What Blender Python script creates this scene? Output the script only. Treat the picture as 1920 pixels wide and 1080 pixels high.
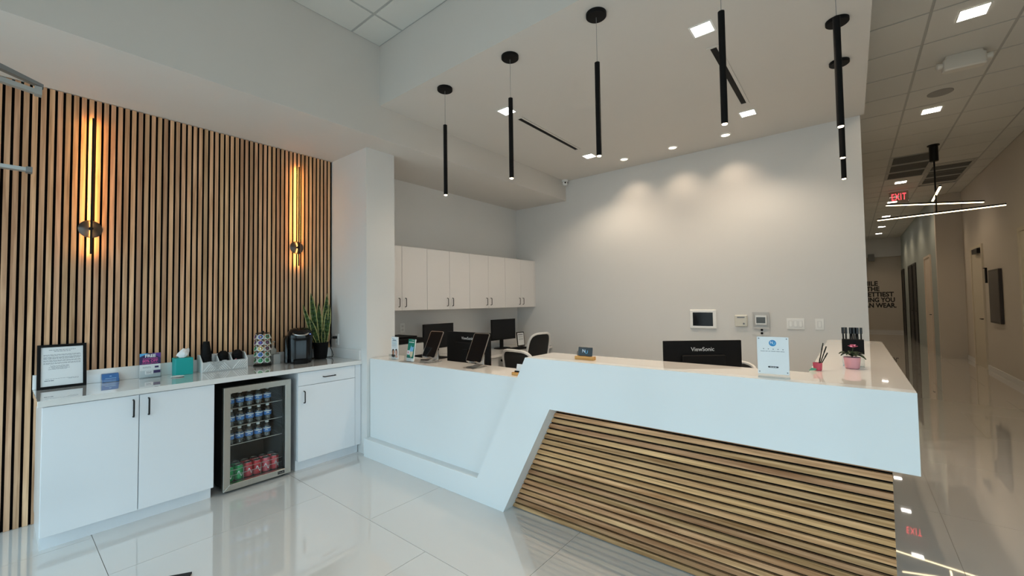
import bpy, bmesh, math, random
from mathutils import Vector, Matrix
random.seed(7)
for o in list(bpy.data.objects): bpy.data.objects.remove(o)
scene = bpy.context.scene
COL = scene.collection
PI = math.pi

# ------------------------------------------------------------------ camera
YAW, PIT, ROLL = 0.68157, 0.034102, -0.013856
fw = Vector((-math.sin(YAW)*math.cos(PIT), math.cos(YAW)*math.cos(PIT), math.sin(PIT)))
rt = Vector((math.cos(YAW), math.sin(YAW), 0)); up = rt.cross(fw)
r2 = rt*math.cos(ROLL) + up*math.sin(ROLL); u2 = up*math.cos(ROLL) - rt*math.sin(ROLL)
cd = bpy.data.cameras.new('camera'); cam = bpy.data.objects.new('camera', cd); COL.objects.link(cam)
cd.sensor_width = 36; cd.lens = 36*783.725/1920; cd.clip_start = 0.05; cd.clip_end = 100
M = Matrix((r2, u2, -fw)).transposed().to_4x4(); M.translation = Vector((4.4202, 0, 1.4709)); cam.matrix_world = M
scene.camera = cam

# ------------------------------------------------------------------ world: plain overcast sky over grey ground
w = bpy.data.worlds.new('sky'); scene.world = w; w.use_nodes = True
nt = w.node_tree; nt.nodes.clear()
wo = nt.nodes.new('ShaderNodeOutputWorld'); bg = nt.nodes.new('ShaderNodeBackground')
tc = nt.nodes.new('ShaderNodeTexCoord'); sx = nt.nodes.new('ShaderNodeSeparateXYZ'); cr = nt.nodes.new('ShaderNodeValToRGB')
cr.color_ramp.elements[0].position = 0.49; cr.color_ramp.elements[0].color = (0.42, 0.50, 0.52, 1)
cr.color_ramp.elements[1].position = 0.51; cr.color_ramp.elements[1].color = (0.62, 0.87, 1.0, 1)
ma = nt.nodes.new('ShaderNodeMath'); ma.operation = 'MULTIPLY_ADD'; ma.inputs[1].default_value = 0.5; ma.inputs[2].default_value = 0.5
nt.links.new(tc.outputs['Generated'], sx.inputs[0]); nt.links.new(sx.outputs['Z'], ma.inputs[0]); nt.links.new(ma.outputs[0], cr.inputs[0])
nt.links.new(cr.outputs[0], bg.inputs[0]); bg.inputs[1].default_value = 3.1
nt.links.new(bg.outputs[0], wo.inputs[0])

vs = scene.view_settings
vs.view_transform = 'Standard'; vs.look = 'None'; vs.gamma = 1; vs.use_curve_mapping = False
vs.exposure = 0.0
scene.cycles.transparent_max_bounces = 24

# lamp strengths
K_DOWN, K_PEND, K_WASH, K_CORR, K_FRONT = 44, 11, 14, 42, 12

# ------------------------------------------------------------------ materials
MATS = {}
def rgb(h):
    h = h.lstrip('#'); c = [int(h[i:i+2], 16)/255 for i in (0, 2, 4)]
    return tuple((x/12.92 if x <= .04045 else ((x+.055)/1.055)**2.4) for x in c)
def mat(name, col, rough=.5, metal=0, spec=.5, noise=0, nscale=8, stretch=None, emit=None, estr=0, rand=0, bump=0, bscale=300):
    if name in MATS: return MATS[name]
    m = bpy.data.materials.new(name); m.use_nodes = True; n = m.node_tree.nodes; L = m.node_tree.links
    b = n['Principled BSDF']
    if isinstance(col, str): col = rgb(col)
    b.inputs['Base Color'].default_value = (*col, 1); b.inputs['Roughness'].default_value = rough
    b.inputs['Metallic'].default_value = metal; b.inputs['Specular IOR Level'].default_value = spec
    tcn = n.new('ShaderNodeTexCoord')
    if noise or rand:
        nz = n.new('ShaderNodeTexNoise'); nz.inputs['Scale'].default_value = nscale; nz.inputs['Detail'].default_value = 5
        mp = n.new('ShaderNodeMapping'); L.new(tcn.outputs['Object'], mp.inputs[0]); L.new(mp.outputs[0], nz.inputs['Vector'])
        if stretch: mp.inputs['Scale'].default_value = stretch
        oi = n.new('ShaderNodeObjectInfo')
        if rand:
            mm = n.new('ShaderNodeMath'); mm.operation = 'MULTIPLY'; mm.inputs[1].default_value = 57.0
            L.new(oi.outputs['Random'], mm.inputs[0])
            cx = n.new('ShaderNodeCombineXYZ')
            for i in range(3): L.new(mm.outputs[0], cx.inputs[i])
            L.new(cx.outputs[0], mp.inputs['Location'])
        hs = n.new('ShaderNodeHueSaturation'); hs.inputs['Color'].default_value = (*col, 1)
        v = n.new('ShaderNodeMath'); v.operation = 'MULTIPLY_ADD'; v.inputs[1].default_value = noise; v.inputs[2].default_value = 1-noise/2
        L.new(nz.outputs['Fac'], v.inputs[0])
        out = v.outputs[0]
        if rand:
            v2 = n.new('ShaderNodeMath'); v2.operation = 'MULTIPLY_ADD'; v2.inputs[1].default_value = rand; v2.inputs[2].default_value = -rand/2
            L.new(oi.outputs['Random'], v2.inputs[0])
            v3 = n.new('ShaderNodeMath'); v3.operation = 'ADD'; L.new(v.outputs[0], v3.inputs[0]); L.new(v2.outputs[0], v3.inputs[1]); out = v3.outputs[0]
        L.new(out, hs.inputs['Value']); L.new(hs.outputs[0], b.inputs['Base Color'])
    if bump:
        bz = n.new('ShaderNodeTexNoise'); bz.inputs['Scale'].default_value = bscale; L.new(tcn.outputs['Object'], bz.inputs['Vector'])
        bp = n.new('ShaderNodeBump'); bp.inputs['Strength'].default_value = bump; bp.inputs['Distance'].default_value = .002
        L.new(bz.outputs['Fac'], bp.inputs['Height']); L.new(bp.outputs[0], b.inputs['Normal'])
    if emit:
        if isinstance(emit, str): emit = rgb(emit)
        b.inputs['Emission Color'].default_value = (*emit, 1); b.inputs['Emission Strength'].default_value = estr
    MATS[name] = m
    return m
def wood(name, c1, c2, axis, rand=.35, rough=.45):
    m = bpy.data.materials.new(name); m.use_nodes = True; n = m.node_tree.nodes; L = m.node_tree.links; b = n['Principled BSDF']
    tcn = n.new('ShaderNodeTexCoord'); mp = n.new('ShaderNodeMapping'); oi = n.new('ShaderNodeObjectInfo')
    sc = [55, 55, 55]; sc[axis] = 2.2; mp.inputs['Scale'].default_value = sc
    mm = n.new('ShaderNodeMath'); mm.operation = 'MULTIPLY'; mm.inputs[1].default_value = 91.0; L.new(oi.outputs['Random'], mm.inputs[0])
    cx = n.new('ShaderNodeCombineXYZ')
    for i in range(3): L.new(mm.outputs[0], cx.inputs[i])
    L.new(cx.outputs[0], mp.inputs['Location']); L.new(tcn.outputs['Object'], mp.inputs[0])
    nz = n.new('ShaderNodeTexNoise'); nz.inputs['Scale'].default_value = 1.0; nz.inputs['Detail'].default_value = 6; nz.inputs['Distortion'].default_value = .6
    L.new(mp.outputs[0], nz.inputs['Vector'])
    rp = n.new('ShaderNodeValToRGB'); rp.color_ramp.elements[0].position = .3; rp.color_ramp.elements[1].position = .72
    rp.color_ramp.elements[0].color = (*rgb(c1), 1); rp.color_ramp.elements[1].color = (*rgb(c2), 1); L.new(nz.outputs['Fac'], rp.inputs[0])
    hs = n.new('ShaderNodeHueSaturation'); L.new(rp.outputs[0], hs.inputs['Color'])
    v = n.new('ShaderNodeMath'); v.operation = 'MULTIPLY_ADD'; v.inputs[1].default_value = rand; v.inputs[2].default_value = 1-rand/2
    L.new(oi.outputs['Random'], v.inputs[0]); L.new(v.outputs[0], hs.inputs['Value'])
    # hue varies a little between slats as well
    h = n.new('ShaderNodeMath'); h.operation = 'PINGPONG'; h.inputs[1].default_value = .13
    L.new(oi.outputs['Random'], h.inputs[0])
    h2 = n.new('ShaderNodeMath'); h2.operation = 'MULTIPLY_ADD'; h2.inputs[1].default_value = .10; h2.inputs[2].default_value = .4935
    L.new(h.outputs[0], h2.inputs[0]); L.new(h2.outputs[0], hs.inputs['Hue'])
    L.new(hs.outputs[0], b.inputs['Base Color']); b.inputs['Roughness'].default_value = rough
    b.inputs['Specular IOR Level'].default_value = .3
    MATS[name] = m; return m
def glassy(name, tint, gloss=.08, rough=.02):
    m = bpy.data.materials.new(name); m.use_nodes = True; n = m.node_tree.nodes; L = m.node_tree.links; n.clear()
    o = n.new('ShaderNodeOutputMaterial'); t = n.new('ShaderNodeBsdfTransparent'); g = n.new('ShaderNodeBsdfGlossy'); mx = n.new('ShaderNodeMixShader')
    # thin sheet: Schlick reflectance, the same from both sides
    fr = n.new('ShaderNodeLayerWeight'); fr.inputs[0].default_value = .5
    pw = n.new('ShaderNodeMath'); pw.operation = 'POWER'; pw.inputs[1].default_value = 5; L.new(fr.outputs['Facing'], pw.inputs[0])
    ad = n.new('ShaderNodeMath'); ad.operation = 'MULTIPLY_ADD'; ad.inputs[1].default_value = .9; ad.inputs[2].default_value = gloss*.5
    L.new(pw.outputs[0], ad.inputs[0]); L.new(ad.outputs[0], mx.inputs[0])
    t.inputs[0].default_value = (*tint, 1); g.inputs['Roughness'].default_value = rough
    L.new(t.outputs[0], mx.inputs[1]); L.new(g.outputs[0], mx.inputs[2]); L.new(mx.outputs[0], o.inputs[0])
    MATS[name] = m; return m

W_WALL = mat('painted wall', (.74, .735, .72), .65, noise=.03, nscale=3, bump=.05, bscale=400)
W_CEIL = mat('painted ceiling', (.66, .63, .59), .75, noise=.03, nscale=3)
W_TEAL = mat('grey green paint', (.36, .41, .40), .6, noise=.03, nscale=3)
W_BEIGE = mat('beige paint', (.62, .57, .50), .65, noise=.03, nscale=3)
FLOOR = mat('polished porcelain', (.66, .65, .63), .03, spec=1.0, noise=.05, nscale=2.5, rand=.03)
def coat(m, w=1.0, r=.012, ior=1.55):
    b = m.node_tree.nodes['Principled BSDF']; b.inputs['Coat Weight'].default_value = w; b.inputs['Coat Roughness'].default_value = r; b.inputs['Coat IOR'].default_value = ior
    return m
GROUT = mat('grout', (.30, .285, .26), .8)
ACOUS = mat('acoustic tile', (.66, .65, .61), .9, noise=.10, nscale=260)
TBAR = mat('ceiling grid bar', (.42, .42, .40), .5)
LAM = mat('white laminate', (.78, .80, .83), .22, spec=.45)
LAM2 = mat('white upper laminate', (.80, .775, .76), .35, spec=.4)
QUARTZ = mat('white quartz', (.78, .765, .745), .02, spec=.8, noise=.05, nscale=120)
coat(QUARTZ, 1.0, .01, 1.42); coat(FLOOR, 1.0, .015, 1.55)
QUARTZ2 = mat('cream quartz', (.86, .825, .79), .03, spec=.5, noise=.04, nscale=120)
coat(QUARTZ2, .35, .01, 1.4)
DESKW = mat('white solid surface', (.80, .825, .83), .16, spec=.45)
BLACK = mat('black metal', (.006, .0055, .0055), .4, spec=.25)
BLACKM = mat('black matte', (.006, .0055, .0055), .6, spec=.15)
BLACKG = mat('black gloss plastic', (.004, .004, .0045), .14, spec=.35)
FELT = mat('black felt backing', (.006, .004, .0035), .95, spec=.1)
STEEL = mat('brushed steel', (.50, .485, .44), .3, metal=1, noise=.2, nscale=4, stretch=(90, 90, 2))
CHROME = mat('satin aluminium', (.62, .62, .62), .28, metal=1)
SCREEN = mat('dark screen', (.004, .004, .005), .08, spec=.25)
WPLAS = mat('white plastic', (.88, .88, .86), .3)
PAPER = mat('white paper', (.80, .82, .83), .6)
INK = mat('printed grey ink', (.22, .24, .27), .7)
INKB = mat('printed black ink', (.015, .015, .02), .6)
SLATV = wood('oak slat vertical', 'b08460', 'e8bd96', 2, rand=.45)
SLATH = wood('oak slat horizontal', '9a6c43', 'e0b283', 0, rand=.45)
BAMBOO = wood('light bamboo', 'b98444', 'dcae6c', 0, rand=.05)
GLASS = glassy('clear door glass', (.93, .95, .94), .05)
ACRY = glassy('clear acrylic', (.90, .93, .94), .10)
PETC = glassy('clear bottle plastic', (.80, .84, .86), .34, .16)
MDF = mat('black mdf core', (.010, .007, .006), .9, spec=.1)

# ------------------------------------------------------------------ builders
class MB:
    def __init__(s): s.v = []; s.f = []; s.m = []
    def add(s, vs_, fs, mi=0):
        o = len(s.v); s.v += [tuple(p) for p in vs_]
        for f in fs: s.f.append([i+o for i in f]); s.m.append(mi)
        return s
    def box(s, x0, x1, y0, y1, z0, z1, mi=0, T=None):
        vs_ = [Vector(p) for p in ((x0,y0,z0),(x1,y0,z0),(x1,y1,z0),(x0,y1,z0),(x0,y0,z1),(x1,y0,z1),(x1,y1,z1),(x0,y1,z1))]
        if T: vs_ = [T @ p for p in vs_]
        return s.add(vs_, [(3,2,1,0),(4,5,6,7),(0,1,5,4),(1,2,6,5),(2,3,7,6),(3,0,4,7)], mi)
    def prism(s, pts, a0, a1, axis=1, mi=0):
        # closed outline pts (p,q) extruded along axis; axis 1: p=X,q=Z ; axis 0: p=Y,q=Z ; axis 2: p=X,q=Y
        def P(p, q, a): return {0: (a, p, q), 1: (p, a, q), 2: (p, q, a)}[axis]
        n = len(pts); vs_ = [P(*p, a0) for p in pts] + [P(*p, a1) for p in pts]
        return s.add(vs_, [tuple(range(n))[::-1], tuple(range(n, 2*n))] + [(i, (i+1) % n, n+(i+1) % n, n+i) for i in range(n)], mi)
    def lathe(s, prof, cx=0, cy=0, n=16, mi=0, cap=True):
        vs_ = []
        for r, z in prof:
            for k in range(n): a = 2*PI*k/n; vs_.append((cx+r*math.cos(a), cy+r*math.sin(a), z))
        fs = []
        for j in range(len(prof)-1):
            for k in range(n): fs.append((j*n+k, j*n+(k+1) % n, (j+1)*n+(k+1) % n, (j+1)*n+k))
        if cap: fs.append(tuple(range(n))[::-1]); fs.append(tuple(range((len(prof)-1)*n, len(prof)*n)))
        return s.add(vs_, fs, mi)
    def tube(s, pts, r, n=8, mi=0):
        pts = [Vector(p) for p in pts]; rings = []
        rs = r if isinstance(r, (list, tuple)) else [r]*len(pts)
        prev = None
        for i, p in enumerate(pts):
            t = ((pts[i+1]-p) if i == 0 else (p-pts[i-1]) if i == len(pts)-1 else (pts[i+1]-p).normalized()+(p-pts[i-1]).normalized()).normalized()
            if prev is None:
                a = Vector((0,0,1)) if abs(t.z) < .9 else Vector((1,0,0)); prev = t.cross(a).normalized()
            nx = (prev - t*prev.dot(t)).normalized(); prev = nx; ny = t.cross(nx)
            rings.append([p + (nx*math.cos(2*PI*k/n) + ny*math.sin(2*PI*k/n))*rs[i] for k in range(n)])
        vs_ = [q for rg in rings for q in rg]
        fs = [(j*n+k, j*n+(k+1) % n, (j+1)*n+(k+1) % n, (j+1)*n+k) for j in range(len(pts)-1) for k in range(n)]
        fs += [tuple(range(n))[::-1], tuple(range((len(pts)-1)*n, len(pts)*n))]
        return s.add(vs_, fs, mi)
    def loft(s, secs, n=24, mi=0):
        # secs: (cx,cy,z,rx,ry,exponent)
        vs_ = []
        for cx, cy, z, rx, ry, e in secs:
            for k in range(n):
                a = 2*PI*k/n; c, d = math.cos(a), math.sin(a)
                vs_.append((cx+rx*math.copysign(abs(c)**(2/e), c), cy+ry*math.copysign(abs(d)**(2/e), d), z))
        fs = [(j*n+k, j*n+(k+1) % n, (j+1)*n+(k+1) % n, (j+1)*n+k) for j in range(len(secs)-1) for k in range(n)]
        fs += [tuple(range(n))[::-1], tuple(range((len(secs)-1)*n, len(secs)*n))]
        return s.add(vs_, fs, mi)
    def mesh(s, name, mats, smooth=False, bevel=0):
        me = bpy.data.meshes.new(name); me.from_pydata(s.v, [], s.f)
        for m in (mats if isinstance(mats, (list, tuple)) else [mats]): me.materials.append(m)
        me.polygons.foreach_set('material_index', s.m)
        bm = bmesh.new(); bm.from_mesh(me); bmesh.ops.recalc_face_normals(bm, faces=bm.faces)
        if bevel: bmesh.ops.bevel(bm, geom=list(bm.edges), offset=bevel, segments=1, affect='EDGES', clamp_overlap=True)
        bm.to_mesh(me); bm.free()
        if smooth:
            for p in me.polygons: p.use_smooth = True
            me.set_sharp_from_angle(angle=math.radians(35))
        me.update(); return me
    def build(s, name, mats, parent=None, smooth=False, bevel=0, loc=None, rot=None):
        return link(name, s.mesh(name, mats, smooth, bevel), parent, loc, rot)
def link(name, me, parent=None, loc=None, rot=None):
    o = bpy.data.objects.new(name, me); COL.objects.link(o)
    if parent: o.parent = parent
    if loc: o.location = loc
    if rot: o.rotation_euler = rot
    return o
def tag(o, label, cat, group=None):
    o['label'] = label; o['category'] = cat
    if group: o['group'] = group
    return o
def struct(o, label=None, cat=None):
    o['kind'] = 'structure'
    if label: o['label'] = label
    o['category'] = cat or 'wall'
    return o
def thing(name, label, cat, loc=(0,0,0), rz=0, group=None):
    o = bpy.data.objects.new(name, None); COL.objects.link(o); o.empty_display_size = .05
    o.location = loc; o.rotation_euler = (0, 0, rz); return tag(o, label, cat, group)
def copy_tree(o, parent=None):
    c = o.copy(); COL.objects.link(c); c.parent = parent
    for ch in list(o.children): copy_tree(ch, c)
    return c
def text(name, s, size, m, parent, loc, rot, ext=.0004, bold=0, align='CENTER', sx=1, space=1, label=None):
    cu = bpy.data.curves.new(name, 'FONT'); cu.body = s; cu.size = size; cu.extrude = ext; cu.offset = bold*size; cu.align_x = align; cu.align_y = 'CENTER'
    cu.space_character = space; cu.resolution_u = 3
    t = bpy.data.objects.new('tmp', cu); COL.objects.link(t); dg = bpy.context.evaluated_depsgraph_get(); dg.update()
    me = bpy.data.meshes.new_from_object(t.evaluated_get(dg)); bpy.data.objects.remove(t)
    me.name = name; me.materials.clear(); me.materials.append(m)
    o = link(name, me, parent, loc, rot); o.scale = (sx, 1, 1)
    if label: o['label'] = label
    return o
RX = (PI/2, 0, PI/2)      # print facing +X
RY = (PI/2, 0, 0)         # print facing -Y
def lamp(name, kind, parent, loc, power, col, size=.1, spot=None, blend=.5, rot=(0,0,0)):
    ld = bpy.data.lights.new(name, kind); ld.energy = power; ld.color = col
    if kind == 'AREA': ld.shape = 'DISK'; ld.size = size
    else: ld.shadow_soft_size = size
    if spot: ld.spot_size = spot; ld.spot_blend = blend
    o = bpy.data.objects.new(name, ld); COL.objects.link(o); o.parent = parent; o.location = loc; o.rotation_euler = rot
    return o
WARM = (1.0, .76, .52); NEUT = (1.0, .82, .62); AMBER = (1.0, .62, .24)

# ------------------------------------------------------------------ setting: dimensions
HS, HC, HA = 3.043, 3.352, 3.924       # soffit underside, reception ceiling, acoustic ceiling
XS, YF, YB = 1.0, 2.26, 5.587          # soffit edge, bulkhead face, back wall
XCOL, YW, YC2 = .70, 2.303, 2.63
XR, YJ, XR2, YE = 6.5, 14.3, 6.05, 23.4
Y0 = -1.2                              # shop-front line behind the camera
XBE, XWE = 4.583, 4.549
HW = 2.5                              # head height of the shop windows

# floor: grout bed and 1.22 m porcelain tiles in half-bond
fl = struct(MB().box(0, XR, Y0, YE, -.06, -.003).build('floor', GROUT), 'polished pale porcelain tile floor', 'floor')
tile_cache = {}
def tile(x0, x1, y0, y1):
    k = (round(x1-x0, 3), round(y1-y0, 3))
    if k not in tile_cache: tile_cache[k] = MB().box(0, k[0], 0, k[1], -.02, 0).mesh('tile', FLOOR)
    return link('tile', tile_cache[k], fl, (x0, y0, 0))
T = 1.215; rows = [.413 + T*k for k in range(-2, 20)]
for i, y in enumerate(rows):
    off = 1.815 if i % 2 == 1 else 2.41      # row i=3 starts at .413+T*1
    if abs(y-(.413+T*3)) < .01: off = 2.41
    y0, y1 = max(y, Y0), min(y+T, YE)
    if y1-y0 < .02: continue
    x = off - T*2
    while x < XR:
        x0, x1 = max(x, 0), min(x+T, XR)
        if x1-x0 > .02: tile(x0+.0015, x1-.0015, y0+.0015, y1-.0015)
        x += T

# acoustic ceiling
ce = struct(MB().box(0, XR, Y0, YE, HA+.03, HA+.10).build('ceiling', W_CEIL), 'suspended ceiling of square acoustic tiles', 'ceiling')
ct_cache = {}
def ctile(x0, x1, y0, y1):
    k = (round(x1-x0, 3), round(y1-y0, 3))
    if k not in ct_cache: ct_cache[k] = MB().box(0, k[0], 0, k[1], 0, .02).mesh('acoustic_tile', ACOUS)
    link('acoustic_tile', ct_cache[k], ce, (x0, y0, HA))
def grid(xa, xb, ya, yb, gx, gy, P=.61, skip=()):
    xs = [xa] + [x for x in [gx+P*k for k in range(-20, 20)] if xa+.02 < x < xb-.02] + [xb]
    ys = [ya] + [y for y in [gy+P*k for k in range(-40, 60)] if ya+.02 < y < yb-.02] + [yb]
    for i in range(len(xs)-1):
        for j in range(len(ys)-1):
            c = ((xs[i]+xs[i+1])/2, (ys[j]+ys[j+1])/2)
            if any(a < c[0] < b and e < c[1] < f for a, b, e, f in skip): continue
            ctile(xs[i]+.011, xs[i+1]-.011, ys[j]+.011, ys[j+1]-.011)
    for x in xs: MB().box(x-.012, x+.012, ya, yb, HA+.004, HA+.03).build('grid_runner', TBAR, ce)
    for y in ys: MB().box(xa, xb, y-.012, y+.012, HA+.0045, HA+.029).build('grid_crossbar', TBAR, ce)
VENT1, VENT2 = (5.034, 5.644, 9.92, 11.75), (5.644, 6.254, 10.90, 12.73)
grid(XS, XBE, Y0, YF, 1.362, 1.968)
grid(XBE, XR, Y0, YJ, 5.034, 9.92, skip=(VENT1, VENT2))
grid(XBE, XR2, YJ, YE, 5.034, 9.92)

# walls
struct(MB().box(-.14, 0, Y0-.1, YB+.12, 0, HA+.1).build('wall_left', W_WALL), 'white left wall behind slats and wall cabinets')
struct(MB().box(0, XS, Y0, YB, HS, HA+.03).build('ceiling_soffit', W_CEIL), 'lowered white soffit along the left wall', 'ceiling')
struct(MB().box(XS, XBE, YF, YB, HC, HA+.03).build('ceiling_reception', W_CEIL), 'lower plaster ceiling over the reception desk', 'ceiling')
struct(MB().box(0, XCOL, YW, YC2, 0, HS).build('wall_column', W_WALL), 'white wall stub between coffee counter and reception desk')
struct(MB().box(0, XWE, YB, YB+.12, 0, HA+.03).build('wall_back', W_WALL), 'light grey back wall of the reception')
struct(MB().box(XWE-.12, XWE, YB+.12, YE, 0, HA+.03).build('wall_corridor_left', W_WALL), 'left wall of the corridor')
struct(MB().box(XR, XR+.12, 1.5, YJ, 0, HA+.1).box(XR, XR+.12, Y0-.1, 1.5, HW, HA+.1).build('wall_right', W_BEIGE), 'beige right wall of the corridor')
struct(MB().box(XR2, XR+.12, YJ, YJ+.12, 0, HA+.1).build('wall_return', W_BEIGE), 'beige wall return where the corridor narrows')
struct(MB().box(XR2, XR2+.12, YJ+.12, YE, 0, HA+.1).build('wall_corridor_right', W_TEAL), 'grey green corridor wall with doors')
we = struct(MB().box(XWE-.12, XR2+.12, YE, YE+.12, 0, HA+.1).build('wall_end', W_BEIGE), 'beige wall with lettering at the end of the corridor')
struct(MB().box(XWE, XR2, YE-.16, YE, 3.15, HA+.02).build('trim_1', W_WALL), 'white header beam at the corridor end', 'beam')
struct(MB().box(XR-.012, XR, 3.0, 12.45, 0, .10).box(XR-.012, XR, 13.45, YJ, 0, .10).build('baseboard_right', W_WALL), 'low white baseboard on the right wall', 'baseboard')
struct(MB().box(XWE, XR2, YE-.012, YE, 0, .10).build('baseboard_end', W_WALL), 'low white baseboard under the lettering wall', 'baseboard')
for k, (s, xe) in enumerate((('SMILE', 5.303), ('IS THE', 5.347), ('PRETTIEST', 5.788), ('THING YOU', 5.812), ('CAN WEAR.', 5.853))):
    o = text('lettering', s, .262, INKB, we, (4.70, YE-.004, 2.04-.231*k), RY, bold=.035, align='LEFT', label='black capital letters of the wall slogan')
    o.scale.x = (xe-4.70)/max(v.co.x for v in o.data.vertices)
# shop front behind the camera: aluminium mullions and rails round open glazing bays
ALU = mat('dark bronze aluminium', (.20, .19, .18), .4, metal=.6)
wf = struct(MB().box(0, XR, Y0-.10, Y0, HW, HA+.1).box(4.4, XR, Y0-.10, Y0, 0, HW).build('wall_front', W_WALL), 'wall above the shop window')
wi = struct(MB().box(0, 4.4, Y0-.08, Y0-.02, HW-.05, HW).box(0, 4.4, Y0-.08, Y0-.02, 0, .06).build('window_1', ALU), 'aluminium shop window frame', 'window')
for x in (.03, 1.1, 2.2, 3.3, 4.37): MB().box(x-.03, x+.03, Y0-.08, Y0-.02, .06, HW-.05).build('mullion', ALU, wi)

w2 = struct(MB().box(XR+.02, XR+.08, Y0, 1.5, HW-.05, HW).box(XR+.02, XR+.08, Y0, 1.5, 0, .06).build('window_added', ALU), 'aluminium frame of an added, unseen side window', 'window')  # added unseen opening in the right wall, sends daylight onto the cabinet doors
for y in (Y0+.03, -.3, .6, 1.47): MB().box(XR+.02, XR+.08, y-.03, y+.03, .06, HW-.05).build('mullion', ALU, w2)
# ------------------------------------------------------------------ wood slat wall panel
pan = thing('wood_slat_panel', 'tall panel of narrow oak slats on black backing behind coffee counter', 'wall panel', (.003, 0, 0))
MB().box(0, .008, Y0+.02, YW-.002, .0, HS-.002).build('backing', FELT, pan)
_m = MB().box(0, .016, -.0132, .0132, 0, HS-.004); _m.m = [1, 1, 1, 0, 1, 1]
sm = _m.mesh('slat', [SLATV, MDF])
y = .045+.020
while y > Y0+.05: y -= .04
while y < YW-.016:
    link('slat', sm, pan, (.008, y, .001)); y += .04
# ------------------------------------------------------------------ coffee counter
def bar_pull(parent, pts_a, pts_b, out, r=.005):
    a, b = Vector(pts_a), Vector(pts_b); o = Vector(out)
    return MB().tube([a, a+o*.8+(b-a)*.02, a+o+(b-a)*.08, b+o-(b-a)*.08, b+o*.8-(b-a)*.02, b], r, 8).build('handle', BLACK, parent, smooth=True)
XD = .600                                             # door face
def cabinet(label, y0, y1):
    t = thing('base_cabinet', label, 'cabinet', (0, 0, 0))
    MB().box(.03, XD-.02, y0, y1, .095, .875).build('body', LAM, t)
    MB().box(.03, .540, y0+.003, y1-.003, 0, .095).build('toe_kick', LAM, t)
    return t
c1 = cabinet('wide white two-door base cabinet left of the drinks fridge', .183, 1.066)
for a, b, hy in ((.183, .628, .598), (.631, 1.066, .678)):
    d = MB().box(XD-.0195, XD, a+.001, b-.001, .092, .871).build('door', LAM, c1, bevel=.0012)
    bar_pull(d, (XD, hy, .728), (XD, hy, .842), (.024, 0, 0))
c2 = cabinet('narrow white base cabinet with a top drawer right of the fridge', 1.690, 2.298)
d = MB().box(XD-.0195, XD, 1.691, 2.236, .753, .871).build('drawer', LAM, c2, bevel=.0012)
bar_pull(d, (XD, 1.915, .808), (XD, 2.03, .808), (.024, 0, 0))
d = MB().box(XD-.0195, XD, 1.691, 2.236, .092, .749).build('door', LAM, c2, bevel=.0012)
bar_pull(d, (XD, 1.742, .600), (XD, 1.742, .703), (.024, 0, 0))
MB().box(XD-.0195, XD-.002, 2.239, 2.299, .092, .873).build('filler_strip', LAM, c2)
ws = thing('coffee_worktop', 'long white quartz worktop with low backsplash along slat wall', 'worktop', (0, 0, 0))
MB().box(.026, .618, .163, YW-.001, .877, .915).build('top', QUARTZ, ws, bevel=.0015)
MB().box(.026, .046, .163, YW-.001, .9155, 1.015).build('backsplash', QUARTZ, ws, bevel=.001)
MB().box(.047, .600, YW-.021, YW-.001, .9155, 1.015).build('side_splash', QUARTZ, ws, bevel=.001)
ZC = .9155
# ------------------------------------------------------------------ drinks fridge
fr = thing('drinks_fridge', 'stainless framed glass door drinks fridge under the worktop', 'fridge', (0, 0, 0))
FA, FB, FX = 1.132, 1.637, .585
BLKIN = mat('dark fridge liner', (.022, .022, .022), .5, spec=.2)
MB().box(.06, FX-.045, FA+.01, FA+.035, .03, .815).box(.06, FX-.045, FB-.035, FB-.01, .03, .815).box(.06, .085, FA+.035, FB-.035, .03, .815)\
    .box(.085, FX-.045, FA+.035, FB-.035, .03, .06).box(.085, FX-.045, FA+.035, FB-.035, .79, .815).build('body', BLKIN, fr)
for k in range(20): MB().box(.11, .50, FB-.0355-.006, FB-.0355, .40+.018*k, .408+.018*k).build('liner_rib', BLKIN, fr)
for yy in (FA+.04, FB-.04): MB().lathe([(.016, 0), (.016, .0298)], FX-.06, yy, 10).build('foot', BLACKM, fr)
fw_ = .047
z0, z1 = .022, .827
dr = MB().prism([(FA, z0), (FA+fw_, z0+fw_), (FA+fw_, z1-fw_), (FA, z1)], FX-.04, FX, 0).build('door_stile', STEEL, fr, bevel=.0012)
MB().prism([(FB, z0), (FB-fw_, z0+fw_), (FB-fw_, z1-fw_), (FB, z1)], FX-.04, FX, 0).build('door_stile', STEEL, fr, bevel=.0012)
MB().prism([(FA, z1), (FA+fw_, z1-fw_), (FB-fw_, z1-fw_), (FB, z1)], FX-.04, FX, 0).build('door_rail', STEEL, fr, bevel=.0012)
rl = MB().prism([(FA, z0), (FA+fw_, z0+fw_), (FB-fw_, z0+fw_), (FB, z0)], FX-.04, FX, 0).build('door_rail', STEEL, fr, bevel=.0012)
bd = MB().box(FX, FX+.002, FB-.105, FB-.052, z0+.012, z0+.034).build('badge', BLACK, fr)
text('badge_text', 'NewAir', .014, CHROME, bd, (FX+.0022, FB-.0785, z0+.023), RX)
MB().box(FX-.022, FX-.016, FA+fw_-.004, FB-fw_+.004, z0+fw_-.004, z1-fw_+.004).build('glass_pane', GLASS, fr)
MB().box(FX-.040, FX-.024, FA+fw_-.004, FA+fw_+.004, z0+fw_, z1-fw_).box(FX-.040, FX-.024, FB-fw_-.010, FB-fw_+.004, z0+fw_, z1-fw_).build('gasket', BLACKM, fr)
SHZ = (.645, .501, .357)
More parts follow.
